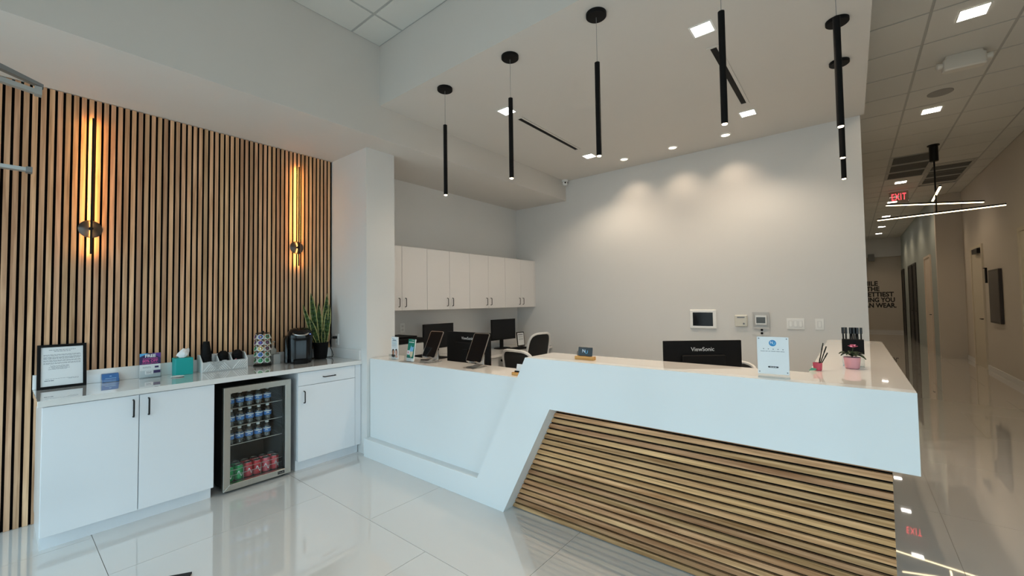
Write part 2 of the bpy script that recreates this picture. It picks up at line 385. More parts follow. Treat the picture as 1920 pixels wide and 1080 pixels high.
for z in SHZ:
    sh = MB()
    for k in range(12):
        yy = FA+.055+k*.036; sh.box(.09, .522, yy-.0015, yy+.0015, z-.004, z-.001)
    sh_ = sh.build('wire_shelf', BLACK, fr)
    MB().box(.522, .527, FA+.036, FB-.036, z-.004, z+.001).build('shelf_front_wire', CHROME, sh_)
bk = MB()
for zz in (.115, .155): bk.box(.522, .526, FA+.04, FB-.04, zz-.0015, zz+.0015)
for yy in (FA+.042, FA+.16, FA+.29, FA+.41, FB-.044): bk.box(.522, .526, yy-.0015, yy+.0015, .062, .156)
bk.build('wire_basket', CHROME, fr)
# bottles
LBL = mat('blue bottle label', '4a7fc4', .4); LBW = mat('white label print', (.8, .82, .85), .4); CAPW = mat('white bottle cap', (.78, .8, .82), .4)
def make_bottle():
    t = thing('water_bottle', '', 'bottle')
    MB().lathe([(.020, 0), (.029, .004), (.030, .02), (.0285, .03), (.030, .035), (.030, .078), (.027, .088), (.018, .104), (.0115, .112), (.0115, .117)], n=14).build('bottle_body', PETC, t, smooth=True)
    lb = MB().lathe([(.0306, .038), (.0306, .074)], n=14, cap=False).build('label_band', LBL, t, smooth=True)
    MB().lathe([(.0308, .066), (.0308, .074)], n=14, cap=False).build('label_stripe', LBW, lb, smooth=True)
    e = MB()
    for k in range(8):
        a = -1.1+2.2*k/7
        b = -1.1+2.2*(k+1)/7
        if k < 7:
            for s_ in (1,):
                A = .012*math.sin(a); B = .012*math.sin(b)
                za, zb = .052+.009*math.cos(a*1.0)*1.0-.004, .052+.009*math.cos(b)-.004
                ra = .0313
                e.add([(ra*math.cos(A/.03), ra*math.sin(A/.03), za-.003), (ra*math.cos(B/.03), ra*math.sin(B/.03), zb-.003), (ra*math.cos(B/.03), ra*math.sin(B/.03), zb+.003), (ra*math.cos(A/.03), ra*math.sin(A/.03), za+.003)], [(0,1,2,3)])
    e.build('label_mark', LBW, lb)
    MB().lathe([(.0135, .1135), (.0135, .126), (.012, .128)], n=12).build('cap', CAPW, t, smooth=True)
    return t
bp = make_bottle(); first = True
SHN = ('top', 'second', 'third'); POS = ('leftmost', 'second from left', 'middle', 'second from right', 'rightmost')
for s_, z in enumerate(SHZ):
    for k in range(5):
        o = bp if first else copy_tree(bp); first = False
        o.location = (.485, 1.205+.069*k+(s_ % 2)*.004, z+.0015); o.rotation_euler.z = random.uniform(-.35, .35)-.2
        tag(o, f'blue labelled water bottle in the fridge, {SHN[s_]} shelf, {POS[k]}', 'bottle', 'water bottles in the fridge')
CANM = [mat('green can', '1f9a52', .3, metal=.3), mat('red can', 'c4303a', .3, metal=.3), mat('pink red can', 'cf5a66', .3, metal=.3)]
def make_can(m):
    t = thing('soda_can', '', 'can')
    MB().lathe([(.024, 0), (.033, .010), (.033, .104), (.027, .116)], n=16).build('can_body', m, t, smooth=True)
    MB().lathe([(.0275, .1162), (.0275, .119), (.025, .119), (.024, .117)], n=16).build('lid', CHROME, t, smooth=True)
    sw = MB()
    for k in range(7):
        f = lambda q: (.0335*math.cos(q[0]), .0335*math.sin(q[0]), q[1])
        a0, a1 = -.6+.17*k, -.6+.17*(k+1); za, zb = .045+.02*math.sin(k*.9), .045+.02*math.sin((k+1)*.9)
        sw.add([f((a0, za)), f((a1, zb)), f((a1, zb+.012)), f((a0, za+.012))], [(0,1,2,3)])
    sw.build('swirl_print', LBW, t); return t
cans = {}
for row, (x, n) in enumerate(((.485, 6), (.412, 6))):
    for k in range(n):
        m = 0 if k < 2 else (2 if k == 4 else 1)
        if m not in cans: o = cans[m] = make_can(CANM[m])
        else: o = copy_tree(cans[m])
        o.location = (x, 1.20+.0685*k, .0605); o.rotation_euler.z = random.uniform(-.3, .3)
        tag(o, f"{('green', 'red', 'pale red')[m]} soda can in fridge {('front', 'back')[row]} row, {('leftmost','second from left','third from left','third from right','second from right','rightmost')[k]}", 'can', 'soda cans in the fridge')

# ------------------------------------------------------------------ things on the coffee worktop
t = thing('document_frame', 'black framed printed notice leaning at left end of the worktop', 'picture frame', (.098, .300, ZC)); t.rotation_euler = (0, math.radians(-9), 0)
m = MB(); W2, H2 = .120, .306
m.box(-.012, .002, -W2, W2, 0, .018).box(-.012, .002, -W2, W2, H2-.018, H2).box(-.012, .002, -W2, -W2+.018, .018, H2-.018).box(-.012, .002, W2-.018, W2, .018, H2-.018).build('frame', BLACKM, t)
MB().box(-.010, -.004, -W2+.016, W2-.016, .016, H2-.016).build('sheet', PAPER, t)
pr = MB()
def lines(pr, spec, x=-.0038, yc=0):
    for z, wd, h, yo in spec:
        n = max(2, int(wd/.016)); yy = yo-wd/2
        while yy < yo+wd/2-.004:
            l = min(random.uniform(.006, .02), yo+wd/2-yy); pr.box(x, x+.0002, yy, yy+l, z-h/2, z+h/2); yy += l+.0025
lines(pr, [(.268, .13, .0035, 0), (.258, .08, .0035, 0)])
for z in (.235, .229, .218, .212, .206, .195, .189, .178, .172): lines(pr, [(z, .18, .0026, .0)])
for z in (.158, .152, .146, .140, .134): lines(pr, [(z, .09, .0022, random.uniform(-.03, .0))])
lines(pr, [(.068, .16, .0018, .0), (.056, .05, .005, -.06), (.062, .05, .002, .055)])
pr.build('printed_text', INK, t)
MB().box(-.05, -.0125, -.02, .02, .02, .024).build('easel_back', BLACKM, t)

t = thing('card_holder', 'small blue card box beside the framed notice', 'card holder', (.05, .548, ZC))
BLU = mat('blue card', '3f74b4', .45); BLU2 = mat('pale blue print', '9cc3e6', .5)
MB().box(.0, .050, -.047, .047, 0, .022).build('tray', ACRY, t)
c = MB().prism([(.003, .002), (.047, .002), (.024, .056), (.003, .062)], -.046, .046, 1).build('cards', BLU, t, bevel=.0008)
MB().box(.0388, .0392, -.03, .03, .026, .030).box(.0330, .0335, -.006, .006, .040, .046).build('card_print', BLU2, c)

t = thing('flyer_stand', 'clear stand with purple and white FREE offer flyer', 'flyer stand', (.085, .775, ZC))
PURP = mat('deep purple print', '2c1a55', .35); SKY = mat('sky blue print', '4fa8dc', .4); PINK = mat('pink print', 'd9559c', .4); PURL = mat('violet print', '5a2f8e', .4)
MB().box(-.004, .0, -.066, .066, 0, .192).box(.028, .030, -.066, .066, 0, .06).box(0, .030, -.066, .066, 0, .003).build('acrylic_holder', ACRY, t)
p = MB().box(.0005, .002, -.064, .064, .004, .191).build('flyer', PAPER, t)
MB().box(.002, .0023, -.064, .064, .104, .191).build('purple_panel', PURP, p)
MB().prism([(-.064, .191), (-.064, .166), (-.01, .191)], .0023, .0026, 0).build('blue_corner', SKY, p)
MB().prism([(.064, .191), (.064, .150), (.01, .191)], .0023, .0025, 0).build('violet_corner', PURL, p)
text('headline', 'FREE', .032, PAPER, p, (.0028, .0, .170), RX, bold=.03)
text('offer_text', '80% OFF', .030, PINK, p, (.0028, 0, .130), RX, bold=.015, sx=.85)
q = MB(); lines(q, [(.150, .09, .004, 0), (.112, .10, .003, 0)], x=.0024); q.build('small_print', PINK, p)
q = MB().box(.031, .0315, -.036, .012, .03, .058).build('price_tag', PAPER, p)
MB().box(.031, .0316, .016, .058, .036, .058).box(.002, .0026, .028, .052, .074, .088).build('purple_tag', PURP, p)
q = MB(); lines(q, [(.050, .035, .003, -.012), (.044, .03, .003, -.012), (.038, .035, .003, -.012)], x=.0318); lines(q, [(.085, .05, .0025, -.02), (.078, .05, .0025, -.02)], x=.0024); q.build('flyer_lines', INK, p)

t = thing('tissue_box', 'teal tissue box with white tissue sticking out', 'tissue box', (.107, .980, ZC))
TEAL = mat('teal card', '00a6a3', .5)
MB().box(-.058, .058, -.060, .056, 0, .136).build('box', TEAL, t, bevel=.002)
MB().loft([(0, 0, .1365, .03, .022, 2), (0, 0, .1375, .03, .022, 2)]).build('slot', BLACKM, t)
tm = MB(); n = 14; secs = []
for j, (z, rx, ry, dx, dy) in enumerate([(.137, .024, .018, 0, 0), (.155, .030, .038, .0, .002), (.175, .024, .036, 0, .004), (.19, .014, .030, 0, .008), (.207, .004, .020, .004, .014)]):
    for k in range(n):
        a = 2*PI*k/n; wv = 1+.28*math.sin(3*a+j*.6)
        secs.append((dx+rx*wv*math.cos(a), dy+ry*wv*math.sin(a), z+.006*math.sin(2*a+j)))
tm.add(secs, [(j*n+k, j*n+(k+1) % n, (j+1)*n+(k+1) % n, (j+1)*n+k) for j in range(4) for k in range(n)] + [tuple(range(4*n, 5*n))])
tm.build('tissue', mat('white tissue', (.85, .85, .85), .8), t, smooth=True)

# organiser with chevron front
t = thing('condiment_organizer', 'white chevron patterned organizer box with compartments', 'organizer', (.022, 1.090, ZC))
OW = mat('white painted wood', (.80, .82, .82), .4)
L_, D_ = .345, .155
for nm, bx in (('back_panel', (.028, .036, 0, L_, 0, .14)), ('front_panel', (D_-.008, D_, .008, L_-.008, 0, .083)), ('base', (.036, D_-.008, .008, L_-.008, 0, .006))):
    MB().box(*bx).build(nm, mat('groove shade grey', (.55, .57, .57), .5) if nm == 'front_panel' else OW, t)  # grey front panel carries the groove shade between the strips in its colour
for yy in (0, L_-.008): MB().prism([(.036, 0), (D_, 0), (D_, .086), (.085, .142), (.036, .142)], yy, yy+.008, 1).build('side_panel', OW, t)
for yy in (.125, .225): MB().prism([(.036, .006), (D_-.008, .006), (D_-.008, .08), (.085, .128), (.036, .128)], yy, yy+.006, 1).build('divider', OW, t)
for k in range(9):      # raised chevron strips
    seg = k//3; up_ = seg % 2 == 0
    for q in range(2):
        ya = .012+seg*.108+(k % 3)*.035+q*.0175
        yb = ya+.055*(1 if up_ else -1)
        yb = max(.010, min(L_-.010, yb)); za, zb = .008, .008+abs(yb-ya)*1.25
        dd = .0048
        MB().prism([(ya-dd, za), (ya+dd, za), (yb+dd, min(zb, .078)), (yb-dd, min(zb, .078))], D_-.0005, D_+.007, 0).build('chevron_strip', OW, t)
CUPW = mat('white creamer cup', (.8, .78, .75), .4)
cup = MB().lathe([(.014, 0), (.018, .022), (.020, .024)], n=12).mesh('creamer_cup', CUPW, True)
nm = ['left', 'middle', 'right']
for k, (yy, xx, zz) in enumerate([(.035, .128, .052), (.095, .132, .050), (.152, .128, .052), (.20, .132, .052), (.065, .128, .060), (.175, .125, .060)]):
    o = link('creamer_cup', cup, None, (.022+xx, 1.09+yy, ZC+zz), (random.uniform(-.3, .3), random.uniform(-.3, .3), 0))
    tag(o, 'small white creamer cup in chevron organizer, ' + ('front of left section', 'front right of left section', 'front of middle section', 'right end of middle section', 'rear of left section', 'rear of middle section')[k], 'creamer', 'creamer cups in the organizer')
SUG = mat('pink packet', 'd07f88', .6)
o = MB().box(-.002, .002, -.02, .02, -.025, .025).build('sugar_packet', SUG, None, loc=(.150, 1.355, ZC+.062), rot=(.5, -.5, .1)); tag(o, 'pink sugar packet in right section of organizer', 'packet')
o = MB().box(-.012, .012, -.045, .045, 0, .045).build('packet_bundle', CUPW, None, loc=(.154, 1.160, ZC+.0065), bevel=.003); tag(o, 'white packets low in left section of organizer', 'packets')
o = MB().box(-.012, .012, -.042, .042, 0, .045).build('packet_bundle', CUPW, None, loc=(.154, 1.266, ZC+.0065), bevel=.003); tag(o, 'white packets low in middle section of organizer', 'packets')
o = MB().box(-.012, .012, -.042, .042, 0, .035).build('packet_bundle', CUPW, None, loc=(.154, 1.375, ZC+.0065), bevel=.003); tag(o, 'white packets under the pink one in right section of organizer', 'packets')
# black things behind the organiser
t = thing('cup_stack', 'stack of upturned black paper cups in rear of the organizer', 'cups', (.103, 1.140, ZC+.0065))
for k in range(11): MB().lathe([(.041, .012*k), (.041, .012*k+.006), (.0395, .012*k+.008), (.0395, .012*k+.0118)], n=20).build('cup_rim', BLACKM, t, smooth=True)
MB().lathe([(.041, .132), (.041, .138), (.039, .140), (.023, .248)], n=20).build('top_cup', BLACKM, t, smooth=True)
for k, (yy, r, h) in enumerate(((1.265, .042, .150), (1.375, .042, .158))):
    t = thing('lid_stack', ('stack of black domed cup lids in organizer middle section', 'stack of black domed cup lids in organizer right section')[k], 'lids', (.103, yy, ZC+.0065))
    n = int((h-.03)/.012)
    for j in range(n): MB().lathe([(r, .012*j), (r, .012*j+.007), (r*.85, .012*j+.0115)], n=18).build('lid', BLACKM, t, smooth=True)
    MB().lathe([(r, .012*n), (r*.95, .012*n+.014), (r*.45, .012*n+.036)], n=18).build('dome_lid', BLACKM, t, smooth=True)
o = MB().lathe([(.010, 0), (.032, .001), (.045, .006), (.043, .007), (.030, .0025)], n=20).build('saucer', WPLAS, None, True, loc=(.25, .915, ZC)); tag(o, 'small flat white dish on worktop before the tissue box', 'dish')

# pod carousel
t = thing('pod_carousel', 'black wire carousel holding coffee pods', 'pod carousel', (.155, 1.565, ZC))
MB().lathe([(.074, 0), (.076, .006), (.070, .014), (.02, .016)], n=28).build('base', BLACK, t, smooth=True)
MB().lathe([(.006, .016), (.006, .305), (.012, .308), (.012, .318), (.004, .322)], n=10).build('post', BLACK, t, smooth=True)
MB().lathe([(.055, .298), (.058, .301), (.055, .304)], n=28).build('top_ring', BLACK, t, smooth=True)
for k in range(7):
    a = 2*PI*(k+.5)/7
    MB().tube([(.066*math.cos(a), .066*math.sin(a), .012), (.066*math.cos(a), .066*math.sin(a), .285), (.05*math.cos(a), .05*math.sin(a), .302)], .0018, 6).build('wire_upright', BLACK, t)
PODC = ['3f4f9e', '6e4378', 'c9a94a', '3f62b8', '2f8f5e', '2c7a4c', '4a9a6a', '7a3a34', '5b4b42']
PODM = [mat('pod lid '+h, h, .45) for h in PODC]; PODB = mat('white pod rim', (.82, .82, .8), .4)
def make_pod(mi):
    p = thing('coffee_pod', '', 'coffee pod')
    MB().lathe([(.0165, -.040), (.0205, -.003), (.0245, -.002), (.0245, 0)], n=18).build('cup', PODB, p, smooth=True)
    ld = MB().lathe([(.0195, 0), (.0195, .0008)], n=18).build('foil_lid', PODM[mi], p)
    MB().lathe([(.008, .0008), (.008, .0013)], n=10).build('lid_emblem', PODM[(mi+2) % len(PODM)] if mi != 2 else PAPER, ld)
    return p
pods = {}
ROWN = ('top', 'second', 'middle', 'fourth', 'bottom'); COLN = {0: 'centre', 1: 'right', 6: 'left', 5: 'far left', 2: 'far right'}
colr = {0: [0, 1, 2, 3, 4], 6: [7, 7, 4, 6, 5], 1: [5, 8, 8, 5, 6], 5: [7, 7, 4, 4, 5], 2: [6, 5, 8, 5, 6]}
ang0 = -.62
for c_ in (0, 1, 6, 5, 2):
    for r_ in range(5):
        mi = colr[c_][r_]
        if mi not in pods: p = pods[mi] = make_pod(mi)
        else: p = copy_tree(pods[mi])
        a = ang0+2*PI*c_/7; z = ZC+.27-.054*r_; R_ = .063
        p.location = (.155+R_*math.cos(a), 1.565+R_*math.sin(a), z)
        nrm = Vector((math.cos(a)*math.cos(.33), math.sin(a)*math.cos(.33), math.sin(.33)))
        p.rotation_euler = nrm.to_track_quat('Z', 'Y').to_euler()
        tag(p, f'coffee pod in carousel, {ROWN[r_]} row, {COLN[c_]} column', 'coffee pod', 'coffee pods in the carousel')

# soap dispenser and small tray behind
t = thing('soap_dispenser', 'pale pump dispenser between carousel and coffee maker', 'dispenser', (.075, 1.685, ZC))
SOAP = mat('pale grey plastic', (.45, .43, .38), .4)
MB().loft([(0, 0, 0, .022, .030, 3), (0, 0, .13, .022, .030, 3), (0, 0, .150, .012, .014, 2), (0, 0, .158, .011, .011, 2)]).build('bottle', SOAP, t, smooth=True)
MB().lathe([(.013, .158), (.013, .172)], n=12).build('collar', SOAP, t)
MB().lathe([(.004, .172), (.004, .205)], n=8).box(-.006, .030, -.006, .006, .203, .213).build('pump', SOAP, t)
o = MB().box(0, .05, -.03, .03, 0, .088).box(.004, .046, -.026, .026, .088, .092).build('paper_stack', mat('grey napkins', (.42, .43, .42), .7), None, loc=(.105, 1.690, ZC)); tag(o, 'low grey napkin stack before the pump dispenser', 'napkins')

# coffee maker
t = thing('coffee_maker', 'black single cup coffee maker with silver handle ring', 'coffee maker', (.20, 1.885, ZC), -.35)
MB().loft([(-.01, 0, 0, .115, .100, 4), (-.01, 0, .012, .120, .104, 4), (-.01, 0, .02, .120, .104, 4), (-.012, 0, .21, .118, .108, 4), (-.012, 0, .235, .112, .108, 4)], 40).build('body', BLACKG, t, smooth=True)
MB().loft([(-.012, 0, .236, .116, .112, 3.5), (-.012, 0, .262, .118, .114, 3.2), (-.012, 0, .295, .108, .104, 3), (-.016, 0, .322, .085, .085, 2.6), (-.02, 0, .333, .05, .05, 2.2)], 40).build('lid', BLACKG, t, smooth=True)
hr = MB()
pts = [(.075+.055*math.cos(a), .068*math.sin(a), .287-.02*math.cos(a)) for a in [-1.45+2.9*k/14 for k in range(15)]]
hr.tube(pts, .0065, 8).build('handle', CHROME, t, smooth=True)
MB().loft([(.085, 0, .268, .045, .060, 2.5), (.08, 0, .286, .042, .056, 2.4), (.074, 0, .300, .03, .045, 2.2)]).build('brew_head', BLACKG, t, smooth=True)
MB().loft([(.125, 0, .0, .055, .065, 2.5), (.125, 0, .036, .055, .065, 2.5), (.125, 0, .040, .050, .06, 2.5)]).build('drip_tray', BLACKM, t, smooth=True)
MB().loft([(-.0, -.118, .01, .075, .022, 3), (-.0, -.118, .235, .078, .024, 3), (-.0, -.112, .262, .06, .02, 3)]).build('water_tank', glassy('smoked tank', (.10, .10, .11), .10), t, smooth=True)
MB().box(.108, .1095, .075, .085, .272, .277).build('indicator_light', mat('blue led', (.1, .15, .6), .3, emit=(.2, .35, 1), estr=1.5), t)

# snake plant
t = thing('snake_plant', 'snake plant with yellow edged leaves in black pot', 'plant', (.140, 2.120, ZC))
MB().lathe([(.052, 0), (.060, .01), (.076, .165), (.079, .17), (.074, .17), (.068, .15)], n=24).build('pot', BLACKM, t, smooth=True)
MB().lathe([(.004, .149), (.069, .150)], n=16).build('soil', mat('dark soil', (.03, .02, .015), .95), t)
def leafgreen():
    m = bpy.data.materials.new('snake leaf'); m.use_nodes = True; n = m.node_tree.nodes; L = m.node_tree.links; b = n['Principled BSDF']
    tcn = n.new('ShaderNodeTexCoord'); mp = n.new('ShaderNodeMapping'); mp.inputs['Scale'].default_value = (10, 10, 60); nz = n.new('ShaderNodeTexNoise'); nz.inputs['Scale'].default_value = 1; nz.inputs['Distortion'].default_value = 1.0
    rp = n.new('ShaderNodeValToRGB'); rp.color_ramp.elements[0].position = .4; rp.color_ramp.elements[1].position = .6
    rp.color_ramp.elements[0].color = (*rgb('1c3318'), 1); rp.color_ramp.elements[1].color = (*rgb('47612f'), 1)
    L.new(tcn.outputs['Object'], mp.inputs[0]); L.new(mp.outputs[0], nz.inputs['Vector']); L.new(nz.outputs['Fac'], rp.inputs[0]); L.new(rp.outputs[0], b.inputs['Base Color']); b.inputs['Roughness'].default_value = .45
    return m
LG = leafgreen(); LE = mat('pale leaf edge', 'bdb676', .5)
def leaf(parent, base, tip, wid, face, bend=.02):
    base, tip, face = Vector(base), Vector(tip), Vector(face); m = MB(); N = 10; ax = tip-base
    side = ax.cross(face).normalized(); nrm = side.cross(ax).normalized()
    V = []
    for i in range(N+1):
        u = i/N; p = base+ax*u + nrm*bend*math.sin(PI*u)
        w_ = wid*(.55+.45*math.sin(min(1, u*1.6)*PI/2))*(1-max(0, (u-.5)/.5)**2.2)+.0008
        for s_, lift in ((-1, .22), (-.74, .12), (0, 0), (.74, .12), (1, .22)): V.append(p+side*w_*s_+nrm*w_*lift)
    for i in range(N):
        for j in range(4): m.add([V[i*5+j], V[i*5+j+1], V[i*5+5+j+1], V[i*5+5+j]], [(0,1,2,3)], 1 if j in (0, 3) else 0)
    o = m.build('leaf', [LG, LE], parent, smooth=True)
    sd = o.modifiers.new('thick', 'SOLIDIFY'); sd.thickness = .002
    return o
F = (1, -.55, 0)
for b_, tp, w_ in [((0, -.03, .15), (.0, -.105, .68), .030), ((.015, .02, .15), (.0, .070, .675), .028), ((-.01, -.045, .15), (.0, -.185, .568), .020),
                   ((.03, .03, .15), (.02, .082, .565), .032), ((.0, -.0, .15), (.0, -.025, .578), .026), ((.03, -.035, .15), (.03, -.125, .42), .026), ((.04, .01, .15), (.04, .005, .31), .018),
                   ((-.02, 0, .15), (-.03, -.07, .64), .022)]:
    leaf(t, b_, tp, w_, F)

# outlet, plug, cord on the wall stub
t = thing('wall_outlet', 'white wall outlet beside the snake plant', 'outlet', (.135, YW, 1.10))
MB().box(-.036, .036, -.007, -.0005, -.058, .058).build('cover_plate', WPLAS, t, bevel=.002)
for zz in (-.024, .022): MB().box(-.015, .015, -.0085, -.007, zz-.013, zz+.013).build('socket', mat('socket white', (.7, .7, .68), .4), t)
t = thing('power_cord', 'black plug and power cord of the coffee maker', 'cord', (0, 0, 0))
MB().loft([(.135, YW-.0095, 1.122-.012, .012, .0001, 3), (.135, YW-.0095, 1.122+.012, .012, .0001, 3)]).box(.120, .150, YW-.045, YW-.009, 1.110, 1.136).build('plug', BLACK, t, bevel=.003)
MB().tube([(.135, YW-.045, 1.123), (.135, YW-.075, 1.118), (.14, YW-.088, 1.08), (.15, YW-.082, 1.02), (.165, YW-.072, .98), (.175, YW-.068, .945), (.170, YW-.075, .923), (.12, YW-.082, .9205), (.075, YW-.11, .9205), (.058, 2.14, .9205), (.058, 2.05, .9205), (.066, 2.0, .9205)], .004, 8).build('cable', BLACK, t, smooth=True)

# ------------------------------------------------------------------ wall sconces
GLOWA = mat('amber led strip', (1, .7, .35), .5, emit=(1.0, .50, .14), estr=75)
def sconce(label, y):
    t = thing('wall_sconce', label, 'wall lamp', (.024, y, 2.06), group='sconces on the slat panel')
    MB().lathe([(.066, 0), (.066, .004), (.058, .014), (.030, .024), (.004, .027)], n=36).build('canopy_disc', mat('dark bronze', (.10, .085, .075), .3, metal=.9), t, smooth=True, rot=(0, PI/2, 0))
    MB().lathe([(.012, .02), (.012, .046)], n=14).build('knob', BLACK, t, rot=(0, PI/2, 0))
    b_ = MB().box(.046, .056, -.006, .006, -.19, .825).build('light_bar', BLACK, t)
    MB().box(.0445, .0459, -.0045, .0045, -.185, .82).build('led_strip', GLOWA, b_)
    return t
sconce('tall slim bar wall sconce glowing amber, nearer the framed notice', .430)
sconce('tall slim bar wall sconce glowing amber, above the snake plant end', 1.925)

# ------------------------------------------------------------------ reception desk
YD, YP, YS, YD2 = 2.266, 2.336, 2.367, 2.606
HU, HL, HB, XE = 1.0945, .936, .7745, 4.607
dk = thing('reception_desk', 'white angular reception desk with oak slat front', 'reception desk', (0, 0, 0))
# front slab in one outline: high counter fascia, slanting leg and low plinth
slab = [(.705, 0), (2.475, 0), (2.880, HB), (XE, HB), (XE, HU), (2.687, HU), (2.222, .172), (.705, .172)]
MB().prism(slab, YD, YP, 1).build('front_slab', DESKW, dk)
MB().prism([(2.475, 0), (2.880, HB), (2.84, HB), (2.435, 0)], YP, 2.44, 1).build('leg_return', DESKW, dk)
MB().prism([(.705, 0), (2.42, 0), (2.60, .5), (2.60, HL), (.705, HL)], YP, YP+.02, 1).build('low_front_panel', DESKW, dk)
MB().prism([(.705, HL-.03), (2.60, HL-.03), (2.60, HL-.0002), (.705, HL-.0002)], YP+.0205, 2.655, 1).build('low_counter_top', QUARTZ2, dk)
MB().prism([(2.690, YP), (XE, YP), (XE, 4.735), (4.24, 4.735), (4.24, YD2), (2.690, YD2)], HU-.04, HU-.0002, 2).build('high_counter_top', QUARTZ2, dk)
MB().prism([(2.66, YP), (2.66, YD2), (2.69, YD2), (2.69, YP)], HL+.001, HU-.04, 2).build('step_riser', DESKW, dk)
MB().box(XE-.02, XE, YP+.0, 4.735, HB, HU-.041).build('end_fascia', DESKW, dk)
MB().prism([(2.875, HB-.0), (XE, HB), (XE, HB+.03), (2.875, HB+.03)], YP, YS+.03, 1).build('fascia_soffit', DESKW, dk)
MB().prism([(2.44, .004), (4.53, .004), (4.53, HB-.001), (2.85, HB-.001)], YS+.016, YS+.030, 1).build('slat_backing', FELT, dk)
def xl(z): return 2.475+(2.880-2.475)*z/HB - .003
P = .0386; n = 20
for k in range(n):
    za = .006+P*k; zb = za+.0265
    _m = MB().prism([(0, za), (4.53-xl(za), za), (4.53-xl(za), zb), (xl(zb)-xl(za), zb)], 0, .016, 1); _m.m = [0, 1, 1, 0, 0, 0]
    _m.build('slat', [SLATH, MDF], dk, loc=(xl(za), YS, 0))
MB().box(2.60, 4.53, YS+.031, YD2-.01, 0, HB).box(4.27, 4.53, YD2-.01, 4.70, 0, HB).build('body', LAM, dk)
MB().box(2.70, 4.28, YD2-.04, YD2-.01, HB, HU-.041).box(4.25, 4.28, YD2-.01, 4.70, HB, HU-.041).build('inner_fascia', LAM, dk)
MB().box(.72, 2.60, 2.64, 2.655, 0, HL-.03).build('inner_panel', LAM, dk)
# staff side work surface
st = thing('staff_worktop', 'white staff worktop behind the reception counter', 'desk', (0, 0, 0))
MB().box(.95, 4.24, 2.657, 3.20, .72, .75).build('top', LAM2, st)
for x in (1.0, 2.55, 4.18): MB().box(x, x+.03, 2.66, 3.15, 0, .72).build('side_panel', LAM2, st)
# alcove desk along left wall
ad = thing('alcove_desk', 'white desk with drawers under the wall cabinets', 'desk', (0, 0, 0))
MB().box(.002, .70, 2.66, YB-.002, .735, .77).build('top', QUARTZ2, ad)
for yy in (2.9, 3.88):
    u = MB().box(.05, .64, yy, yy+.45, .0, .734).build('drawer_unit', LAM2, ad)
    for k in range(3): MB().box(.6405, .655, yy+.005, yy+.445, .10+.21*k, .30+.21*k).build('drawer_front', LAM2, u)
MB().box(.05, .64, YB-.04, YB-.01, 0, .734).build('side_panel', LAM2, ad)
ZA = .7705

# upper cabinets
XU = .384; ya = YB-.012
edges = [2.685, 2.905]
pxd = [2.954, 3.325, 3.695, 4.055, 4.435, 4.815, 5.195, 5.545]
names_ = ('first', 'second', 'third', 'fourth')
cabs = [(2.70, 2.954, 3.325), (3.325, 3.695, 4.060), (4.060, 4.440, 4.815), (4.815, 5.195, 5.545)]
for i, (a, b, c_) in enumerate(cabs):
    t = thing('wall_cabinet', f'white two-door wall cabinet, {names_[i]} from the wall stub', 'cabinet', (0, 0, 0), group='wall cabinets in the alcove')
    MB().box(.002, XU-.02, a+.001, c_-.001, 1.392, 2.143).build('body', LAM2, t)
    for (p, q, hy) in ((a, b, b-.045), (b, c_, b+.045)):
        d = MB().box(XU-.0195, XU, p+.0018, q-.0018, 1.393, 2.142).build('door', LAM2, t, bevel=.001)
        bar_pull(d, (XU, hy, 1.435), (XU, hy, 1.535), (.024, 0, 0), .0045)
o = MB().box(.002, XU, 5.546, YB-.002, 1.392, 2.143).build('filler_panel', LAM2, None); tag(o, 'narrow white filler closing wall cabinets at the corner', 'filler panel')

# ------------------------------------------------------------------ monitors
def monitor(label, w_, h_, zlo, loc, rz, logo=False, ped=.0):
    """front (screen) faces local +X; width along Y"""
    t = thing('monitor', label, 'monitor', loc, rz)
    MB().box(-.022, -.002, -w_/2, w_/2, zlo, zlo+h_).build('housing', BLACKM, t, bevel=.002)
    MB().box(-.0015, .0, -w_/2+.008, w_/2-.008, zlo+.014, zlo+h_-.008).build('screen', SCREEN, t)
    MB().box(-.045, -.0225, -w_*.28, w_*.28, zlo+.03, zlo+h_*.70).build('rear_bulge', BLACKM, t, bevel=.006)
    MB().box(-.060, -.0455, -.035, .035, .012, zlo+h_*.5).build('stand_neck', BLACKM, t)
    MB().loft([(-.04, 0, 0, .10, .13, 3), (-.04, 0, .010, .10, .13, 3), (-.04, 0, .012, .09, .12, 3)]).build('stand_base', BLACKM, t, smooth=True)
    if logo:
        text('brand_text', 'ViewSonic', .038, mat('silver print', (.62, .62, .62), .4), t, (-.0228, 0, zlo+h_*.815), (PI/2, 0, -PI/2), bold=.005)
    return t
monitor('black monitor on alcove desk under first wall cabinets', .50, .31, .13+.0, (.32, 3.565, ZA), 0).children
monitor('black monitor on alcove desk in far corner by the small frame', .535, .31, .135, (.30, 4.87, ZA), -.04)
monitor('black monitor seen from behind beside the low counter tablets', .575, .32, .12, (1.56, 2.86, .7505), PI/2, True)
monitor('black monitor seen from behind over the high counter', .53, .32, .12, (3.605, 3.065, .7505), PI/2+.672, True)
t = thing('keyboard', 'black keyboard before the far alcove monitor', 'keyboard', (.52, 4.92, ZA))
MB().prism([(-.07, 0), (.07, 0), (.07, .012), (-.07, .024)], -.20, .20, 1).build('case', BLACKM, t)
k_ = MB()
for i in range(4):
    for j in range(14): k_.box(-.058+.029*i, -.034+.029*i, -.19+.027*j, -.167+.027*j, .014, .026-.003*i)
k_.build('keys', BLACKM, t)
t = thing('document_frame', 'small black frame with a printed page on alcove desk', 'picture frame', (.30, 5.30, ZA)); t.rotation_euler = (0, -.12, -.1)
MB().box(-.01, .0, -.085, .085, 0, .225).build('frame', BLACKM, t, bevel=.002)
p = MB().box(.0, .001, -.070, .070, .015, .21).build('page', PAPER, t)
